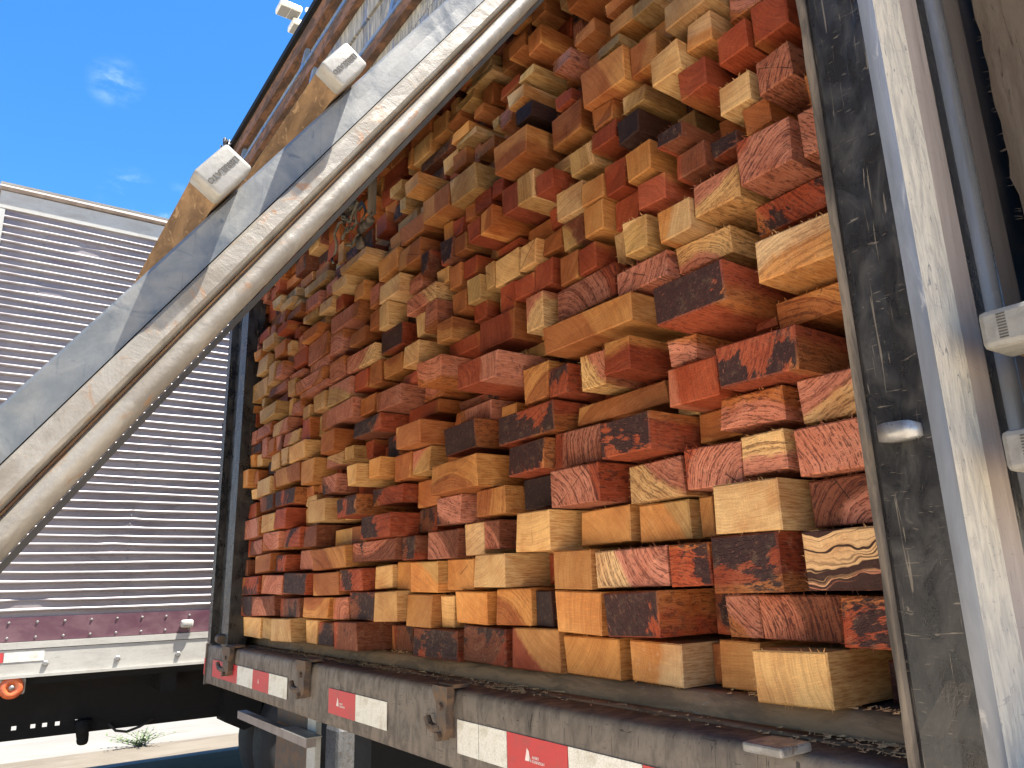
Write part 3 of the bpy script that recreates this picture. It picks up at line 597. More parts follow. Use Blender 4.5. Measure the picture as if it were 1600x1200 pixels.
# code: base colour, second colour, soot, sap offset (+-: how much of the face the second colour takes, 0 none), pores, ring wobble, ring contrast, dust, words
K = {
 'y':('y','o',0,.0,.12,.3,.25,.10,'pale yellow'), 'o':('o','y',0,.0,.08,.3,.20,.06,'smooth orange'), 'og':('o','g',0,.35,.15,.3,.2,.1,'orange and olive'),
 'ow':('o','w',0,.40,.05,.3,.1,.30,'orange, white-bottomed'), 'or':('o','r',0,.4,.1,.3,.2,.05,'orange and red'), 'ob':('b','o',0,.45,.1,.3,.2,.05,'brown-orange'),
 'b':('b','o',0,.1,.15,.4,.3,.04,'warm brown'), 'bo':('b','o',0,.5,.3,.5,.45,.05,'orange-brown streaked'), 'bm':('b','o',0,.4,.6,.5,.6,.06,'brown, ring-marked'),
 'r':('r','b',0,.1,.2,.4,.35,.03,'dark red'), 'rd':('r','p',0,.2,.35,.3,.2,.05,'brick red'), 'rp':('r','p',0,.4,.6,.4,.55,.04,'red, grain-lined'), 'rs':('r','o',.45,.4,.4,.4,.4,.03,'red and orange, sooty-cornered'),
 'p':('p','b',0,.2,.65,.5,.55,.05,'pink-brown'), 'pp':('p','p',0,.0,.95,.4,.5,.08,'pink, pore-specked'), 'pr':('p','r',0,.2,.9,.5,.85,.05,'pink, ring-marked'), 'pm':('p','b',0,.3,.9,.5,.6,.08,'tan-pink streaked'),
 'pv':('p','d',0,.5,1.,.5,.8,.03,'purple-brown ringed'), 'pw':('p','w',0,.40,.8,.4,.6,.10,'pink, pale-edged'), 'ps':('p','d',.40,.2,.8,.5,.5,.05,'sooty pink'), 'pd':('p','d',.25,.45,.8,.5,.6,.05,'dull purple-brown'),
 'd':('d','r',.66,.2,.5,.4,.3,.10,'dark sooty'), 'k':('k','d',.95,.0,.1,.3,.1,.03,'near-black'), 'sr':('r','b',.62,.2,.7,.4,.5,.08,'red, soot-patched'), 'sk':('r','b',.78,.12,.6,.4,.4,.06,'red, mostly blackened'),
 'g':('g','w',0,.2,.3,.4,.3,.15,'grey-tan'), 'gp':('g','p',0,.4,.3,.4,.3,.12,'greyish pink'), 'gd':('g','d',.0,.55,.2,.3,.3,.10,'weathered grey'), 'w':('w','y',0,.2,.25,.4,.3,.2,'whitish'), 'wp':('w','p',0,.4,.5,.5,.4,.15,'pale pink, frayed'), 'wo':('w','o',0,.4,.1,.3,.2,.1,'pale peach'),
 'my':('p','y',0,.55,.7,.6,.55,.05,'yellow and red two-tone'), 'mo':('o','w',0,.45,.35,.5,.45,.15,'orange, white-smeared'), 'zb':('w','p',.30,.30,.25,1.5,2.,.03,'zebra-striped')}
TAB = """
-5814 -4609 -196 531 8538 zb
-5811 -4568 1221 1853 8642 pp
-5896 -4400 3827 4446 8330 mo
-6724 -5597 -1560 -894 8486 y
-5839 -4694 574 1195 8850 pv
-7202 -6079 -217 547 8434 sr
-5814 -4636 1929 2525 8850 my
-6891 -5672 -838 -251 8954 pv
-6726 -5368 2537 3156 8330 sk
-7038 -5979 559 1237 8382 y
-5491 -4754 -855 -264 8642 sr
-6181 -4723 4778 5271 8850 sr
-9823 -8136 -121 485 8590 pw
-7493 -6183 3663 4265 8018 sk
-9448 -8191 -866 -166 8382 sk
-7796 -6703 1249 1887 8694 pr
-10625 -8227 4067 4585 8278 ob
-5904 -5041 5298 5980 8226 pr
-6055 -4745 3345 3732 8954 bm
-9337 -8211 -1560 -926 8798 ow
-10940 -9521 -1560 -904 8746 o
-7081 -5958 2036 2524 8746 pm
-9083 -7863 1200 1825 8746 my
-7825 -7089 -1560 -883 9110 o
-10618 -8917 4774 5427 8642 pr
-12418 -10965 -1560 -814 8642 or
-10880 -9691 -870 -150 8538 o
-10482 -9165 595 1221 8850 o
-7826 -6875 2538 3137 8538 rd
-9008 -7962 569 1171 8902 og
-9118 -7966 1905 2496 8226 sk
-6677 -5951 1341 1898 8642 my
-10547 -8300 2784 3146 9006 b
-10653 -9378 1267 1917 8382 pr
-8124 -7352 -126 495 8590 sr
-12621 -10731 2704 3315 8590 sr
-14272 -12606 -1560 -826 8694 d
-10993 -9709 2002 2692 8746 pr
-6957 -6066 5322 5870 8486 my
-7631 -6520 4702 5149 8746 my
-10870 -9835 -138 529 8538 o
-14696 -12780 1902 2573 8175 bo
-9302 -8181 8613 9335 8434 ob
-5542 -4941 7474 8109 8434 r
-7491 -6929 -831 -242 9006 pm
-5029 -4611 5370 6052 8434 pp
-16314 -14284 -1560 -937 8610 d
-13052 -11839 -801 -101 8746 bo
-11791 -10782 541 1273 8382 y
-8838 -7643 4676 5116 8538 pp
-5539 -4962 6611 7145 8382 pp
-12198 -11005 2017 2632 8538 sr
-13374 -11787 3945 4539 8070 rp
-14555 -13281 -814 -139 8694 o
-13459 -12294 -80 569 8486 y
-13164 -11877 4841 5517 8538 r
-7628 -6969 5161 5700 8382 wo
-10667 -9678 8554 9224 8746 b
-12156 -10921 8563 9216 8330 ob
-14708 -13357 2796 3444 8523 sk
-16538 -15177 -170 544 8649 og
-6319 -5758 6776 7262 8538 y
-11775 -10964 3413 4136 8642 bo
-19208 -16663 629 1135 8315 pd
-15572 -14200 556 1179 8564 pd
-12285 -11400 1386 2001 8954 k
-15165 -14038 -126 543 8835 o
-7359 -6744 7807 8341 8226 y
-6126 -5590 7494 7962 8382 r
-16691 -15481 -925 -195 8634 o
-8908 -8327 3261 3825 8226 rs
-9972 -9359 3287 3927 8642 my
-7285 -6661 6153 6594 8538 d
-13430 -12374 1336 1889 8538 bo
-6891 -6339 7304 7795 8330 r
-8169 -7566 8640 9253 8642 ob
-8420 -7890 5242 5837 8382 g
-21616 -19220 490 1109 8149 bo
-8253 -7678 6550 7094 8382 o
-7919 -7347 3235 3651 8694 pm
-6732 -6246 8125 8649 8434 wo
-18125 -16457 1147 1725 8061 sk
-10434 -9701 6811 7410 8642 w
-17928 -16703 -827 -107 8371 y
-9049 -8439 6097 6651 8850 r
-8059 -7473 5947 6406 8434 r
-19571 -18119 -822 -112 8450 d
-14391 -13172 8888 9548 8538 g
-11476 -10883 4793 5549 8538 wp
-12906 -12006 6326 6967 8798 y
-19851 -18423 -1560 -855 8144 d
-6008 -5551 6330 6719 8642 b
-14983 -13996 1275 1890 8499 ps
-11827 -11304 -802 -149 8798 k
-21715 -19237 4596 5172 8257 p
-8990 -8467 6663 7263 8590 r
-16356 -15212 1807 2432 8725 b
-21992 -20038 -207 434 8298 b
-15801 -14421 9008 9639 8549 ob
-16484 -15144 3190 3754 8165 b
-14188 -13439 591 1263 8746 w
-9612 -9065 6108 6693 8590 o
-10446 -9797 6214 6777 8746 gd
-18327 -16581 1980 2455 8455 sr
-15383 -14256 4520 5093 8185 p
-24114 -22004 -179 488 8149 d
-10951 -10371 3377 3930 8642 sk
-21432 -19625 5222 5925 8322 gp
-10485 -9916 5483 6059 8642 b
-7915 -7652 595 1188 9110 o
-10053 -9404 7620 8114 8694 g
-8551 -8004 7474 7924 8538 k
-16539 -14966 6713 7166 8491 pw
-18154 -16789 6096 6714 8532 sk
-22508 -20642 -816 -253 8270 bo
-20026 -18564 -89 478 8328 sr
-20101 -18166 5994 6519 8355 pw
-17871 -16398 4404 4919 8288 p
-11330 -10750 5649 6228 8694 r
-26940 -24525 -835 -182 8080 pd
-9837 -9320 5449 5953 8590 r
-18074 -17114 -1560 -933 9007 d
-9572 -9002 6705 7164 8538 o
-24866 -23086 -1560 -852 8104 y
-11384 -10817 7497 8133 8382 g
-13349 -12782 668 1261 8694 pd
-9330 -8659 7759 8129 8642 r
-12670 -12082 5581 6230 8746 r
-16445 -15552 1216 1795 8815 d
-23141 -21403 7005 7769 8280 p
-16184 -15315 2564 3167 8506 gp
-25209 -22836 3283 3862 8083 bo
-12274 -11674 7707 8351 8590 r
-21322 -19224 7580 8086 8339 p
-6647 -6160 6248 6526 8642 d
-14660 -13351 5105 5449 8642 r
-19288 -17581 3956 4392 8298 d
-26178 -24129 -170 478 8135 p
-20023 -18605 1847 2385 8150 sr
-17036 -15829 8147 8705 8508 ob
-15469 -14912 -925 -234 8887 y
-9267 -8713 8193 8601 8642 b
-17000 -16196 2510 3164 8449 b
-17139 -15541 4056 4389 8884 r
-11747 -11194 6262 6807 8642 y
-4942 -4740 6208 6641 8642 b
-18300 -17048 8311 8898 8477 o
-24513 -22740 -840 -270 8239 d
-17175 -15908 8976 9487 8608 b
-18262 -17340 -52 524 8557 y
-24036 -21500 6193 6646 8235 p
-28435 -26397 -1560 -884 8215 y
-17806 -16611 7424 7963 8300 w
-8436 -7900 8069 8399 8642 g
-7427 -6930 6731 7003 8330 d
-21862 -20715 -1560 -935 8486 d
-21930 -20665 1852 2504 8053 y
-11985 -11342 5697 6126 8694 r
-20630 -19583 -843 -241 8411 p
-8071 -7421 9850 10115 8642 g
-11182 -10575 6419 6814 8850 b
-17828 -16746 5350 5854 8501 bo
-17328 -16696 -95 572 8717 o
-16293 -15486 5233 5795 8288 w
-24929 -22987 2577 3097 8010 sk
-16651 -15960 584 1135 8454 d
-15402 -14821 5936 6640 8408 p
-28456 -26580 1756 2464 8080 p
-26983 -25177 550 1163 8080 b
-28771 -26604 6814 7514 8046 g
-26220 -24511 1243 1853 8066 p
-21334 -20140 6010 6643 8329 p
-24165 -22724 1246 1838 8156 sr
-9201 -8959 5453 6085 8954 y
-10805 -10302 7482 7901 8434 r
-8742 -8133 9976 10253 8746 o
-12836 -12307 7456 7986 8382 ob
-22611 -21570 3063 3790 8029 o
-28308 -26488 -164 460 8080 sr
-16607 -14941 11009 11296 8940 d
-22700 -21579 1191 1813 8229 d
-13793 -13295 6185 6778 8642 g
-11195 -10676 11126 11609 8642 b
-14411 -13809 6092 6610 8590 b
-23693 -22246 3880 4438 7987 y
-14759 -14145 5470 5978 8400 bo
-19225 -18261 4578 5106 8452 b
-8931 -8216 10622 10851 8850 b
-22876 -21972 -1560 -887 8511 y
-13686 -13005 8443 8876 8798 r
-14759 -14211 6876 7448 8694 b
-20973 -20037 3764 4385 8020 b
-14989 -14463 7577 8197 8614 d
-16899 -15581 4931 5195 8570 r
-11147 -10722 7039 7470 9006 r
-21147 -20154 2601 3135 8186 pd
-24823 -23688 1867 2523 8010 r
-19613 -18722 5373 5912 8418 r
-9756 -9144 10430 10696 8746 b
-18710 -18027 5343 5980 8483 b
-15217 -14085 4021 4242 9266 d
-26755 -24855 5730 6226 7886 g
-28342 -26991 -872 -199 8080 d
-11627 -11090 9595 9973 8590 k
-10377 -9812 10150 10452 8642 pm
-27060 -25608 3133 3743 8047 y
-26568 -25213 1887 2487 8095 y
-21341 -20444 6928 7568 8368 p
-13442 -12927 7527 7978 8434 r
-17904 -17323 6726 7406 8344 y
-24761 -23185 4559 5014 8151 my
-13797 -13253 5767 6173 8798 r
-14156 -13202 12409 12717 9058 g
-11416 -10890 12227 12625 8954 b
-9008 -8437 9593 9815 8642 g
-14199 -13637 6988 7419 8798 r
-29650 -28000 472 1048 8148 d
-13283 -12918 6410 6976 8798 g
-14767 -14116 10111 10552 8850 b
-19994 -18924 6796 7224 8413 b
-18051 -17426 2701 3212 8220 o
-11915 -11321 10180 10505 8590 wo
-12685 -11981 11003 11316 8954 r
-14446 -13905 7660 8102 8694 b
-25814 -24261 5088 5558 8109 wp
-15917 -15454 5962 6538 8426 y
-21146 -19964 3390 3752 8281 my
-26699 -25325 2595 3117 8095 d
-12411 -11927 9971 10368 8694 p
-12040 -11412 11621 11929 8746 b
-10600 -10110 7913 8183 8746 g
-23293 -21870 7781 8198 8110 b
-23267 -22004 8854 9336 8160 p
-22947 -21353 6658 6993 8293 p
-23173 -22458 4450 5201 8217 r
-29402 -27664 5186 5715 8080 p
-22410 -21444 5332 5848 8269 g
-6605 -6226 3521 3649 9214 r
-12993 -12554 8544 8971 8850 r
-10394 -9898 9300 9566 8694 r
-18781 -18205 2590 3128 7935 y
-18918 -18358 7687 8341 8516 p
-23660 -21708 9603 9905 8275 g
-25165 -24163 544 1085 8226 sr
-24299 -23153 7212 7739 8231 r
-16599 -15871 7391 7761 8594 p
-26385 -25551 -1560 -892 8306 g
-13783 -13076 10040 10325 8954 b
-20063 -18240 9069 9279 8084 g
-27416 -25826 5262 5704 8049 p
-15817 -15402 7612 8184 8490 d
-14616 -13875 10801 11101 8746 o
-16422 -15659 10079 10432 8340 o
-27765 -26527 1175 1688 8148 pd
-15337 -14795 7178 7561 8702 y
-18912 -18305 7031 7552 8521 b
-14759 -13883 11828 12084 8954 g
-23501 -22349 10119 10571 8552 b
-21869 -20924 8966 9429 8317 p
-27706 -26604 7724 8382 8018 y
-13002 -12178 7132 7293 8954 r
-19573 -18930 8098 8590 8346 o
-14588 -14158 8209 8619 8746 r
-26175 -25232 3977 4533 8207 y
-20827 -19794 8708 9052 8139 y
-26519 -24724 6653 6959 8131 pd
-23650 -21346 6012 6181 8255 p
-28469 -27398 2494 3025 8181 r
-14146 -13747 8468 8849 8850 b
-14185 -13005 12096 12237 8954 g
-26320 -25615 7055 7812 7987 y
-28552 -27663 3608 4251 7877 o
-22098 -21146 8463 8833 8257 w
-26118 -24916 8032 8446 8117 b
-24800 -24109 3980 4539 8105 w
-17800 -17210 9091 9455 8619 o
-25186 -23773 9131 9443 8203 b
-11518 -10998 10609 10805 8642 g
-24353 -23445 5595 6000 8261 p
-26832 -26187 4509 5184 8066 p
-24709 -24048 6321 6876 8206 g
-14369 -13472 10564 10711 8746 g
-19952 -19401 3467 3834 8345 g
-29126 -28231 7721 8333 8148 gp
-27249 -26001 8615 8995 8039 y
-29136 -28171 5902 6436 8215 r
-17888 -17205 10759 11058 8616 g
-21134 -20537 8251 8696 8388 r
-28779 -28076 1136 1744 8215 r
-25662 -24725 11200 11640 8404 b
-25834 -24627 10646 10976 8350 b
-24704 -23582 10287 10603 8488 b
-23432 -22768 5285 5686 8304 g
-26126 -25474 4545 5065 8094 b
-25491 -24886 7105 7648 8017 p
-23646 -22365 8631 8842 8270 g
-13645 -13252 11009 11264 8798 b
-27978 -26834 9128 9466 8093 r
-25658 -24451 9655 9903 8105 y
-25462 -24960 4561 5076 8155 pd
-25445 -24349 8685 8946 7948 r
-18040 -17187 8910 9065 8547 g
-15156 -14506 11656 11816 8954 b
-29650 -28988 7060 7616 8080 b
-27791 -27192 4334 4781 8218 y
-17275 -16967 10056 10422 8660 g
-12911 -12642 10301 10543 8850 g
-26251 -25430 9915 10241 8005 y
-24712 -23449 6888 7049 8245 p
-24565 -24056 7756 8149 8056 y
-26822 -26241 9063 9445 8169 p
-24376 -23876 8286 8633 8234 r
-27986 -27282 8394 8725 7945 o
-22642 -21981 8210 8416 8407 g
-27933 -27403 3184 3525 8148 y
-22243 -21963 2770 3051 8489 b
-29650 -29438 -945 -297 8350 d
-24718 -24016 9513 9643 8226 y
-6037 -5334 8304 8865 8642 p
-7049 -6103 8705 9177 8330 y
-9968 -8737 11418 11847 8746 b
-12437 -11702 12791 13322 9006 b
-29594 -28606 -1554 -966 8700 y
-25494 -24906 -1554 -1066 8741 y
-20694 -19906 -1554 -1066 8529 pd
-18394 -18106 -1554 -966 9114 b
-17094 -16406 -1554 -1066 9419 r
-8194 -7906 -1554 -966 9450 b
-5494 -4506 -1554 -1066 9550 sr
-29394 -28506 -954 -466 8500 r
-14894 -14606 -854 -266 9097 d
-8094 -7506 -854 -166 9450 d
-4694 -3806 -854 -366 9150 d
-11294 -10906 -754 -166 9550 g
-29394 -28406 -454 134 8500 o
-4594 -3806 -354 234 9250 b
-11294 -10906 -154 434 9750 pd
-13994 -13506 -54 534 9170 d
-12194 -11306 -54 534 9450 r
-29594 -28406 146 434 8400 y
-4594 -3806 246 934 9150 d
-21994 -21706 446 1134 9024 r
-27994 -27106 546 1134 8400 pd
-24094 -23206 546 1034 8854 sr
-23194 -22006 546 1134 8327 p
-15894 -15606 552 1034 9516 g
-12194 -11806 546 1034 9450 b
-7594 -7106 555 1234 9450 b
-12694 -12206 646 1134 9250 d
-4494 -3806 946 1434 9750 sr
-12194 -11806 1046 1334 9450 r
-29594 -28806 1146 1634 8700 d
-21494 -20106 1146 1634 8764 y
-20094 -19106 1146 1634 8677 b
-19094 -18206 1146 1734 8958 r
-24494 -24206 1246 1834 8522 b
-15494 -15006 1246 1734 9549 y
-13894 -13506 1346 1834 9078 d
-11294 -10706 1346 1834 9150 g
-4494 -3806 1446 2134 9750 d
-29594 -28806 1646 2234 8700 o
-28794 -28506 1752 2334 8500 sr
-23594 -22406 1846 2434 8594 y
-22394 -22006 1846 2434 8491 pd
-20594 -20106 1846 2534 8637 y
-25194 -24906 1946 2534 8565 r
-15194 -14706 1946 2634 9373 o
-12694 -12306 1946 2634 9750 r
-9694 -9206 1946 2434 9550 p
-7894 -7106 2046 2530 9250 b
-4594 -3806 2146 2734 9550 r
-29594 -28806 2246 2834 8100 r
-28794 -28506 2346 2834 8500 y
-22894 -22006 2446 2734 8351 y
-20094 -18906 2446 3134 8877 r
-9694 -9206 2446 2734 9250 g
-27294 -26706 2546 3125 8700 sr
-25294 -25006 2546 3134 8457 d
-21894 -21206 2546 3034 8532 b
-17394 -17006 2546 3134 9195 r
-8294 -7906 2546 3227 9250 g
-5294 -4606 2546 3034 9550 g
-13294 -12706 2646 3134 9726 d
-22894 -22306 2746 3034 8351 b
-15294 -14806 2746 3134 8965 b
-4594 -3806 2746 3334 9250 b
-29594 -28506 2846 3434 8200 pd
-21494 -21206 3046 3634 8764 r
-5294 -4606 3046 3334 9450 d
-28494 -28006 3146 3534 8500 p
-27394 -27106 3146 3634 8200 b
-19894 -18906 3146 3434 9193 d
-18894 -18106 3146 3734 9074 r
-17394 -17006 3146 3734 9095 sr
-15094 -14806 3146 3634 9581 pd
-13294 -12706 3146 3734 9126 o
-7294 -6806 3146 3634 9750 sr
-25594 -25306 3246 3834 8133 b
-18094 -17406 3246 3834 8739 sr
-16994 -16506 3246 3834 9127 p
-10294 -10006 3246 3734 9450 sr
-9294 -9006 3246 3834 9550 sr
-8294 -8006 3246 3934 9550 b
-12694 -11806 3346 3934 9450 r
-4694 -3806 3346 3734 9450 p
-29594 -28606 3446 4034 8700 o
-19394 -18906 3446 3934 8734 r
-14794 -13406 3452 3934 9005 p
-27594 -27106 3646 4134 8100 b
-21494 -21206 3646 4234 8564 pd
-15094 -14806 3646 3934 9081 b
-17394 -17006 3746 4034 9195 o
-10294 -10006 3746 4034 9550 sr
-7994 -7506 3746 4434 9250 pd
-4294 -3806 3746 4434 9250 d
-22194 -21506 3846 4434 8507 r
-19994 -19406 3846 4434 8985 g
-27094 -26206 3946 4434 8400 d
-25194 -24906 3946 4534 8565 sr
-24094 -23706 3946 4534 8654 r
-13994 -13406 3946 4634 9170 d
-29594 -28706 4046 4734 8500 r
-17494 -17206 4046 4334 9187 g
-11694 -10706 4146 4734 9550 d
-21494 -21006 4246 4534 8464 d
-28694 -27806 4346 4834 8100 o
-7494 -5906 4346 4634 9450 r
-18194 -17906 4446 5034 8830 b
-16294 -15406 4446 4923 8884 p
-5894 -4906 4454 4734 9450 sr
-4894 -3806 4454 4734 9250 pd
-22394 -21806 4546 5234 8491 g
-13394 -12406 4546 4834 9218 y
-12394 -11706 4546 4834 9250 y
-14194 -13406 4646 5034 9054 r
-29594 -28706 4746 5134 8400 pd
-6494 -6206 4746 5234 9750 d
-4694 -3806 4746 5234 9550 r
-28694 -27106 4846 5134 8100 d
-11794 -11506 4846 5534 9150 o
-17894 -16906 4946 5334 9355 d
-18194 -17906 5046 5334 9130 y
-15394 -14706 5146 5434 9357 r
-24194 -23506 5246 5534 8546 r
-16694 -16306 5246 5934 9152 pd
-8894 -8506 5246 5734 9150 pd
-4594 -3806 5246 5834 9750 r
-15394 -14806 5446 5928 9557 p
-14094 -13206 5457 5734 9462 y
-13194 -12706 5546 6234 9134 g
-24794 -24406 5646 6234 8297 y
-28094 -27106 5746 6334 8500 g
-27094 -26806 5746 6434 8400 b
-14094 -13806 5746 6034 9462 o
-8894 -8506 5746 6034 9150 g
-7394 -7006 5746 6134 9250 p
-29594 -29206 5846 6534 8200 b
-4594 -3806 5846 6334 9150 o
-16694 -16006 5946 6534 9152 b
-8394 -8106 5946 6434 9150 r
-6594 -6006 5946 6234 9250 sr
-14794 -14506 6046 6634 9105 sr
-5994 -5106 6046 6322 9150 y
-26794 -25206 6246 6634 8400 r
-25194 -24806 6246 6634 8465 d
-28094 -27206 6346 6734 8400 y
-4694 -3806 6346 6834 9250 o
-29194 -28206 6446 6734 8100 b
-27194 -26806 6446 6734 8100 g
-7594 -7306 6446 6723 9150 p
-29594 -29206 6546 7034 8400 b
-18894 -18206 6546 7023 9274 d
-23394 -23006 6654 6934 8710 o
-14194 -13806 6646 6934 9654 pd
-29194 -28806 6746 7034 8100 r
-20394 -20006 6746 7334 9153 p
-17294 -16606 6746 7234 8903 d
-6894 -6406 6746 7234 9250 b
-13594 -13306 6846 7434 9502 sr
-4894 -4006 6846 7434 9150 o
-18294 -18006 7046 7734 9122 p
-12094 -11206 7046 7434 9150 b
-7594 -6906 7046 7534 9750 pd
-24794 -24306 7146 7734 8497 r
-8394 -7606 7146 7434 9150 p
-5694 -4906 7153 7434 9450 r
-19994 -19106 7246 7534 8985 r
-15794 -15406 7246 7534 9024 p
-9694 -9006 7246 7534 9150 sr
-13894 -13506 7446 7934 9378 o
-8994 -8606 7446 7734 9550 b
-7994 -7606 7446 8034 9550 y
-4894 -3806 7446 8134 9450 d
-29594 -29206 7646 8134 8200 sr
-28194 -27806 7646 8134 8500 y
-25594 -24806 7656 8024 8433 o
-15394 -15006 7646 8334 9257 o
-23994 -23306 7746 8234 8262 p
-18294 -17906 7746 8234 9122 o
-21794 -21406 7846 8334 8540 sr
-16594 -15906 7846 8134 9160 g
-13894 -13506 7946 8434 9178 pd
-26594 -26206 8046 8534 8500 p
-24894 -24606 8046 8634 8589 b
-13494 -12506 8046 8434 9410 b
-7794 -7406 8046 8534 9550 d
-29594 -29206 8146 8834 8200 r
-20494 -19606 8146 8634 8945 o
-11594 -10706 8146 8534 9450 b
-10094 -9306 8146 8534 9150 sr
-5294 -4106 8146 8634 9250 d
-4094 -3806 8146 8734 9250 g
-23794 -22706 8246 8623 8878 p
-15794 -15406 8246 8934 9524 o
-14994 -14606 8246 8834 9589 y
-10694 -10106 8246 8534 9250 g
-29194 -28006 8346 8834 8200 sr
-18894 -18406 8349 9034 8774 r
-15394 -15006 8346 8934 8957 o
-7394 -6806 8349 8634 9550 r
-12494 -12206 8546 9134 9550 r
-25994 -25506 8646 9334 8500 p
-24294 -23706 8646 9123 8838 sr
-19694 -18906 8646 9034 9209 b
-7494 -7106 8646 9134 9450 sr
-5294 -4106 8646 9334 9250 pd
-27994 -27306 8746 9034 8700 b
-4094 -3806 8746 9334 9550 pd
-29594 -28706 8846 9434 8400 b
-28694 -28006 8846 9434 8100 pd
-23694 -23306 8850 9434 8386 o
-6094 -5306 8946 9534 9150 p
-13094 -12506 9046 9634 9542 b
-25494 -25206 9146 9634 8141 b
-20894 -20106 9146 9634 8812 pd
-18194 -17906 9146 9834 9130 r
-12494 -12206 9146 9734 9150 d
-7494 -7106 9146 9634 9450 sr
-12194 -10806 9246 9534 9750 o
-10794 -10406 9246 9734 9150 pd
-9794 -9406 9246 9834 9750 o
-7094 -6106 9246 9934 9750 sr
-26194 -25506 9346 9634 8200 pd
-20094 -19206 9346 9934 8677 sr
-19194 -18206 9346 9934 9250 y
-8394 -7506 9346 9834 9150 o
-5294 -3906 9346 9934 9750 o
-29594 -28406 9446 9934 8400 p
-28394 -28006 9446 10134 8700 pd
-26794 -26206 9453 9834 8400 d
-21694 -20906 9446 9934 8548 d
-27994 -26806 9546 10134 8500 b
-23994 -23706 9546 10034 8662 d
-17894 -16706 9546 10034 8855 g
-16694 -15906 9546 10034 8952 y
-14394 -13506 9556 10034 9337 b
-13494 -13106 9556 10034 9710 pd
-12194 -11706 9546 9934 9550 g
-9394 -9106 9546 10134 9250 sr
-6094 -5306 9546 10034 9750 d
-24394 -24006 9651 10134 8830 b
-20894 -20106 9646 10234 8612 d
-15894 -14706 9646 10034 8916 g
-14694 -14406 9646 10034 9613 pd
-13094 -12506 9646 10034 9442 pd
-10394 -9806 9646 10134 9750 d
-7394 -7106 9646 10134 9750 r
-10994 -10406 9746 10234 9450 pd
-26794 -26306 9846 10434 8500 y
-18194 -17906 9846 10334 9330 r
-9794 -9406 9846 10334 9150 b
-29594 -28706 9946 10534 8400 d
-28694 -28406 9946 10534 8700 o
-25394 -24406 9946 10234 8249 g
-22294 -21306 9946 10434 8799 y
-21294 -20906 9946 10634 8480 o
-20094 -18906 9946 10434 9177 b
-18894 -18206 9946 10534 8674 r
-9094 -8806 9946 10534 9150 d
-7094 -6106 9946 10434 9550 r
-5294 -3906 9946 10534 9150 p
-17894 -17306 10046 10534 8755 d
-16894 -16506 10046 10534 9435 b
-15594 -14806 10046 10534 9240 r
-14094 -13806 10046 10534 9062 p
-11294 -11006 10046 10534 9550 b
-6094 -5306 10046 10734 9250 y
-28394 -27506 10146 10834 8500 r
-27494 -26806 10146 10834 8500 sr
-8094 -7106 10146 10834 9550 g
-26294 -24906 10249 10634 8500 r
-20894 -20106 10246 10934 9112 d
-10994 -10406 10246 10534 9750 d
-18194 -17906 10346 11034 9130 r
-13394 -13006 10346 10934 9518 p
-26794 -26306 10446 10934 8100 sr
-22294 -21306 10446 11034 8499 r
-20094 -18906 10446 11034 9177 y
-17294 -16906 10446 10734 9203 y
-16494 -15606 10446 10934 9168 d
-12594 -12006 10446 10934 9450 y
-7094 -6106 10446 10934 9450 pd
-29594 -28406 10546 11034 8400 r
-18894 -18206 10546 11034 8974 b
-16894 -16506 10546 10934 8835 o
-15594 -14806 10546 10934 9040 y
-12994 -12606 10551 10934 9750 b
-11994 -11606 10546 10934 9450 d
-10894 -9806 10546 11034 9450 b
-5294 -4306 10546 11034 9150 d
-4294 -3806 10546 11034 9250 o
-26294 -25906 10646 11134 8100 r
-24594 -23606 10646 11334 8214 d
-23594 -22706 10646 11134 8694 sr
-22694 -22306 10646 11234 8767 b
-21294 -20906 10646 11134 8780 sr
-17194 -16906 10746 11434 9411 pd
-9794 -9006 10746 11334 9750 b
-6094 -5306 10746 11434 9250 y
-28394 -27406 10846 11534 8200 pd
-27394 -26806 10846 11334 8400 r
-8194 -7206 10846 11334 9750 pd
-26794 -26306 10946 11634 8200 r
-20894 -20106 10946 11434 8512 sr
-13194 -12706 10946 11434 9434 b
-8994 -8206 10946 11334 9250 r
-7194 -6106 10946 11634 9750 pd
-29594 -28406 11046 11734 8100 r
-22294 -21306 11046 11734 8499 b
-20094 -19206 11046 11534 8677 b
-19194 -17906 11046 11634 8950 r
-11894 -11206 11046 11534 9750 b
-10594 -9806 11046 11334 9550 o
-5294 -4406 11046 11734 9250 p
-4394 -3806 11046 11734 9450 o
-26294 -25706 11146 11734 8200 b
-23594 -22706 11146 11734 8294 y
-21294 -20906 11146 11834 8880 sr
-17894 -17206 11146 11634 9355 g
-14894 -13706 11146 11634 9297 sr
-22694 -22306 11246 11934 8367 pd
-27394 -26806 11346 11934 8200 g
-24694 -23606 11346 11834 8605 o
-16894 -15906 11346 11934 8835 y
-15894 -15006 11346 11634 9216 o
-13694 -13206 11346 11934 9094 b
-10594 -10006 11346 11834 9450 pd
-8694 -7506 11346 11934 9450 r
-7494 -7206 11346 11834 9150 r
-20894 -20106 11446 12034 8812 b
-17194 -16906 11446 11934 8811 o
-6094 -5306 11446 12134 9250 g
-28394 -27406 11546 12134 8200 g
-20094 -19206 11546 12234 8977 o
-13194 -12206 11546 12034 9734 d
-26794 -26306 11646 12134 8100 p
-25694 -24706 11646 12334 8225 r
-19194 -17806 11646 12234 9050 r
-17794 -17206 11646 12334 9163 y
-15894 -15206 11646 12234 8916 o
-11394 -10606 11646 12134 9450 r
-7194 -6106 11646 12234 9250 r
-29594 -28406 11746 12334 8400 b
-26294 -25706 11746 12434 8700 d
-23594 -22706 11746 12234 8594 pd
-22294 -21406 11746 12334 8799 sr
-5294 -3806 11746 12234 9450 y
-24694 -23606 11846 12534 8305 r
-21394 -20906 11846 12534 8572 r
-15194 -14806 11846 12434 9073 o
-10594 -9406 11855 12334 9450 d
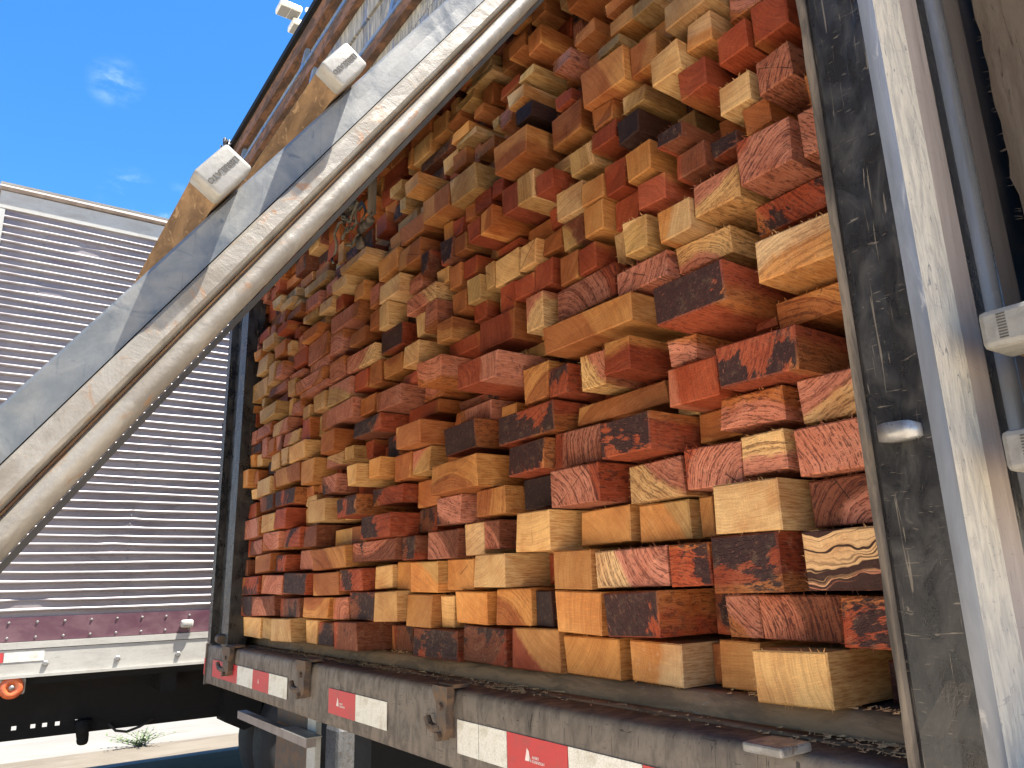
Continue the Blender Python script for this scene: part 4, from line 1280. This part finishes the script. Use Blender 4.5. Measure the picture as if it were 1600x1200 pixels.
-9394 -8706 11855 12434 9150 y
-7494 -7206 11846 12334 9250 g
-27394 -26806 11946 12434 8100 y
-22694 -22306 11946 12534 8767 p
-17194 -16006 11946 12634 8911 b
-8694 -7806 11946 12634 9450 p
-7794 -7506 11946 12634 9550 r
-20894 -20106 12046 12534 8612 sr
-12994 -11806 12046 12734 9250 b
-28394 -27406 12146 12834 8700 r
-26794 -26306 12146 12734 8400 r
-14794 -14206 12146 12634 9405 sr
-11794 -11506 12146 12634 9550 p
-6094 -5306 12146 12634 9150 p
-23594 -22706 12246 12734 8394 sr
-20094 -18706 12246 12834 8877 b
-18694 -17806 12246 12934 8990 b
-15994 -15206 12246 12734 9208 r
-7194 -6106 12246 12834 9750 b
-5294 -3806 12246 12834 9550 g
-29594 -28406 12346 12834 8500 sr
-25694 -24806 12346 12834 8525 r
-22294 -21406 12346 12934 8699 y
-17794 -17206 12346 12934 9163 sr
-10794 -9406 12346 13034 9250 g
-7494 -7206 12346 13034 9150 g
-27394 -26806 12446 12934 8500 d
-26294 -25706 12446 13034 8100 o
-15194 -14806 12446 12934 9573 r
-9394 -8706 12446 12934 9250 pd
-24794 -23806 12546 13034 8497 r
-22694 -22306 12546 13034 8967 sr
-21394 -20406 12546 13034 8772 r
-20394 -20106 12546 13034 9153 y
-17194 -16206 12646 13034 8911 b
-14794 -14206 12646 13034 9105 b
-11694 -10806 12646 13034 9150 b
-8694 -7506 12646 13034 9450 r
-6094 -5306 12646 13034 9250 d
-26794 -26306 12746 13034 8100 b
-23794 -22906 12746 13034 8378 p
-16194 -15206 12746 13034 8992 d
-14194 -12806 12746 13034 9154 pd
-12794 -12506 12746 13034 9250 sr
"""
NUM = ('first second third fourth fifth sixth seventh eighth ninth tenth eleventh twelfth thirteenth fourteenth fifteenth sixteenth seventeenth eighteenth nineteenth twentieth '
       'twenty-first twenty-second twenty-third twenty-fourth twenty-fifth twenty-sixth twenty-seventh twenty-eighth').split()
rows = []
for ln in TAB.strip().split('\n'):
    q = ln.split(); rows.append([int(v)/10000 for v in q[:5]]+[q[5]])
random.seed(77)
def beam_geo(b, fringe, G_, at):
    x0,x1,z0,z1,yf,code = b
    c1,c2,soot,sapf,pore,wobl,rcon,dust,_ = K[code]
    hv = rnd(.76,1.14); hs_ = rnd(-.05,.05)
    def tint(c): r_,g_,b_ = PAL[c]; return (min(.8,r_*hv*(1+hs_)), g_*hv, b_*hv*(1-hs_*2), 1)
    A, B_ = tint(c1), tint(c2)[:3]+(1. if random.random() < .12 else 0.,)
    if code in ('sk','k'): soot += rnd(-.05,.05)
    if code in ('sr','d','rs','ps','pd'): soot = max(0, soot+rnd(-.12,.10))
    R0 = rnd(.035,.16) if code in ('pr','pv','zb','bm','r','p','pm') else rnd(.06,.40)
    phi = rnd(0, 6.283); seed = rnd(0, 60)
    if code == 'zb': R0, phi = .5, -1.45
    xc, zc = (x0+x1)/2, (z0+z1)/2; hw, hh = (x1-x0)/2, (z1-z0)/2
    ext = abs(math.cos(phi))*hw+abs(math.sin(phi))*hh
    sapr = R0+ext*(1.-2*sapf) if sapf > 0 else 9.
    roll = math.radians(rnd(-1.6,1.6)) if min(hw,hh) > .02 else 0; yaw = math.radians(rnd(-.7,.7))
    rr = 1/(1+abs(roll)*max(hw,hh)/min(hw,hh)); L_ = 1.7
    bev = min(.0022, hw*.1, hh*.1)
    pts = []
    cj = [(rnd(-.0010,.0010), rnd(-.0010,.0010), rnd(-.0035,.0035)) for _ in range(4)]
    cs = ((-1,-1),(1,-1),(1,1),(-1,1))
    for ins, y in ((bev,0.),(0,bev),(0,L_)):
        for (sx,sz),(jx,jz,jy) in zip(cs,cj):
            lx = sx*(hw*rr-ins)-(jx*sx if jx*sx > 0 else 0); lz = sz*(hh*rr-ins)-(jz*sz if jz*sz > 0 else 0)
            pts.append((lx, y+(jy if y < .1 else 0), lz))
    faces = [(0,1,2,3),(0,4,5,1),(1,5,6,2),(2,6,7,3),(3,7,4,0),(4,8,9,5),(5,9,10,6),(6,10,11,7),(7,11,8,4),(11,10,9,8)]
    if fringe:
        for _ in range(fringe):
            e = random.choice((0,0,2,2,1,3)); a_, b_ = pts[4+e], pts[4+(e+1)%4]; u = rnd(.02,.98)
            p = [a_[i]+(b_[i]-a_[i])*u for i in range(3)]; l = rnd(.003,.011); sgn = -1 if e == 0 else 1
            if e in (0,2): tip = (p[0]+rnd(-.006,.006), p[1]-rnd(.0,.005), p[2]+sgn*l*rnd(.1,.8)); q2 = (p[0]+.0007,p[1]+.001,p[2]-sgn*.0006); p = (p[0]-.0007,p[1]+.001,p[2]-sgn*.0006)
            else: sg_ = 1 if e == 1 else -1; tip = (p[0]+sg_*l*.6,p[1]-rnd(0,.004),p[2]+rnd(-.003,.003)); q2 = (p[0]-sg_*.0006,p[1]+.001,p[2]+.0006); p = (p[0]-sg_*.0006,p[1]+.001,p[2]-.0006)
            n0 = len(pts); pts += [tuple(p), q2, tip]; faces.append((n0,n0+1,n0+2))
    cr_, sr_, = math.cos(roll), math.sin(roll)
    V = []
    for (lx,ly,lz) in pts:
        X = lx*cr_-lz*sr_; Z = lx*sr_+lz*cr_; X2 = X-ly*math.sin(yaw)*.0+0; V.append((xc+X2, yf+ly, zc+Z))
    base = len(G_.v); G_.v += V; G_.f += [tuple(base+i for i in f) for f in faces]
    cp_, sp_ = math.cos(phi), math.sin(phi)
    for (lx,ly,lz) in pts:
        at['tc'] += [lx*cp_+lz*sp_+R0, ly+seed, -lx*sp_+lz*cp_]; at['col'] += A; at['col2'] += B_; at['par'] += [soot, sapr, pore]; at['par2'] += [wobl, rcon, dust]
def beam_obj(name, G_, at):
    o = obj(name, G_.v, G_.f, MW)
    me = o.data
    for nm, ty in (('tc','FLOAT_VECTOR'),('par','FLOAT_VECTOR'),('par2','FLOAT_VECTOR'),('col','FLOAT_COLOR'),('col2','FLOAT_COLOR')):
        a = me.attributes.new(nm, ty, 'POINT'); a.data.foreach_set('vector' if ty == 'FLOAT_VECTOR' else 'color', at[nm])
    return o
NI = 300
ind = rows[:NI]
course = {}
for i, b in enumerate(ind): course.setdefault(max(1, int(round(((b[2]+b[3])/2+.1560)/.0615+.5))), []).append(i)
lab = {}
for c, ids in course.items():
    ids.sort(key=lambda i: -ind[i][1])
    for k, i in enumerate(ids):
        b = ind[i]; wd = K[b[5]][8]
        lab[i] = '%s timber end, %s course up, %s from the dusty corner post' % (wd, NUM[c-1], NUM[k])
for i, b in enumerate(ind):
    G_ = G(); at = dict(tc=[],col=[],col2=[],par=[],par2=[])
    dist = math.hypot((b[0]+b[1])/2, b[4]); beam_geo(b, 26 if dist < 1.35 else (8 if dist < 2 else 0), G_, at)
    o = beam_obj('sawn_timber', G_, at); tag(o, lab[i], 'timber', 'sawn timbers stacked in the trailer')
G_ = G(); at = dict(tc=[],col=[],col2=[],par=[],par2=[])
for b in rows[NI:]: beam_geo(b, 0, G_, at)
tag(beam_obj('timber_pile', G_, at), 'remaining small and recessed beam ends deep in the stack', 'timber', None, 'stuff')

# ---------------------------------------------------------------- chips and sawdust on the ledge
random.seed(41); b = G()
for k in range(1100):
    x = random.choice((rnd(-2.9,-.45), rnd(-2.5,-1.1), random.gauss(-1.25,.09), random.gauss(-.52,.06), random.gauss(-1.85,.15)))
    if x > -.44 or x < -2.95: continue
    y = RY+rnd(.052,.1065); z = zr1+.0022
    if y < RY+.075: z = zr1+.0006
    if random.random() < .35: y = RY+rnd(.118,.149); z = zr1+.0316
    l = rnd(.0015,.011) if random.random() < .93 else rnd(.015,.05); a = rnd(-.5,.5) if random.random() < .7 else rnd(0,3.1); wd = rnd(.0005,.0016)
    d = Vector((math.cos(a),math.sin(a)*.4,0))*l/2; u = Vector((-math.sin(a),math.cos(a),0))*wd; up = Vector((0,0,rnd(.0004,.0028))); c = Vector((x,y,z))
    b.add([c-d-u,c+d-u*.4+up*rnd(0,1.2),c+d+u*.4+up,c-d+u,c-d+Vector((0,0,.0006)),c+d+up+Vector((0,0,.0007))],[(0,1,2,3),(0,1,5,4),(3,2,5,4)])
tag(b.obj('wood_chips','chip'), 'scattered wood chips and splinters lying along the bed ledge', 'wood chips', None, 'stuff')
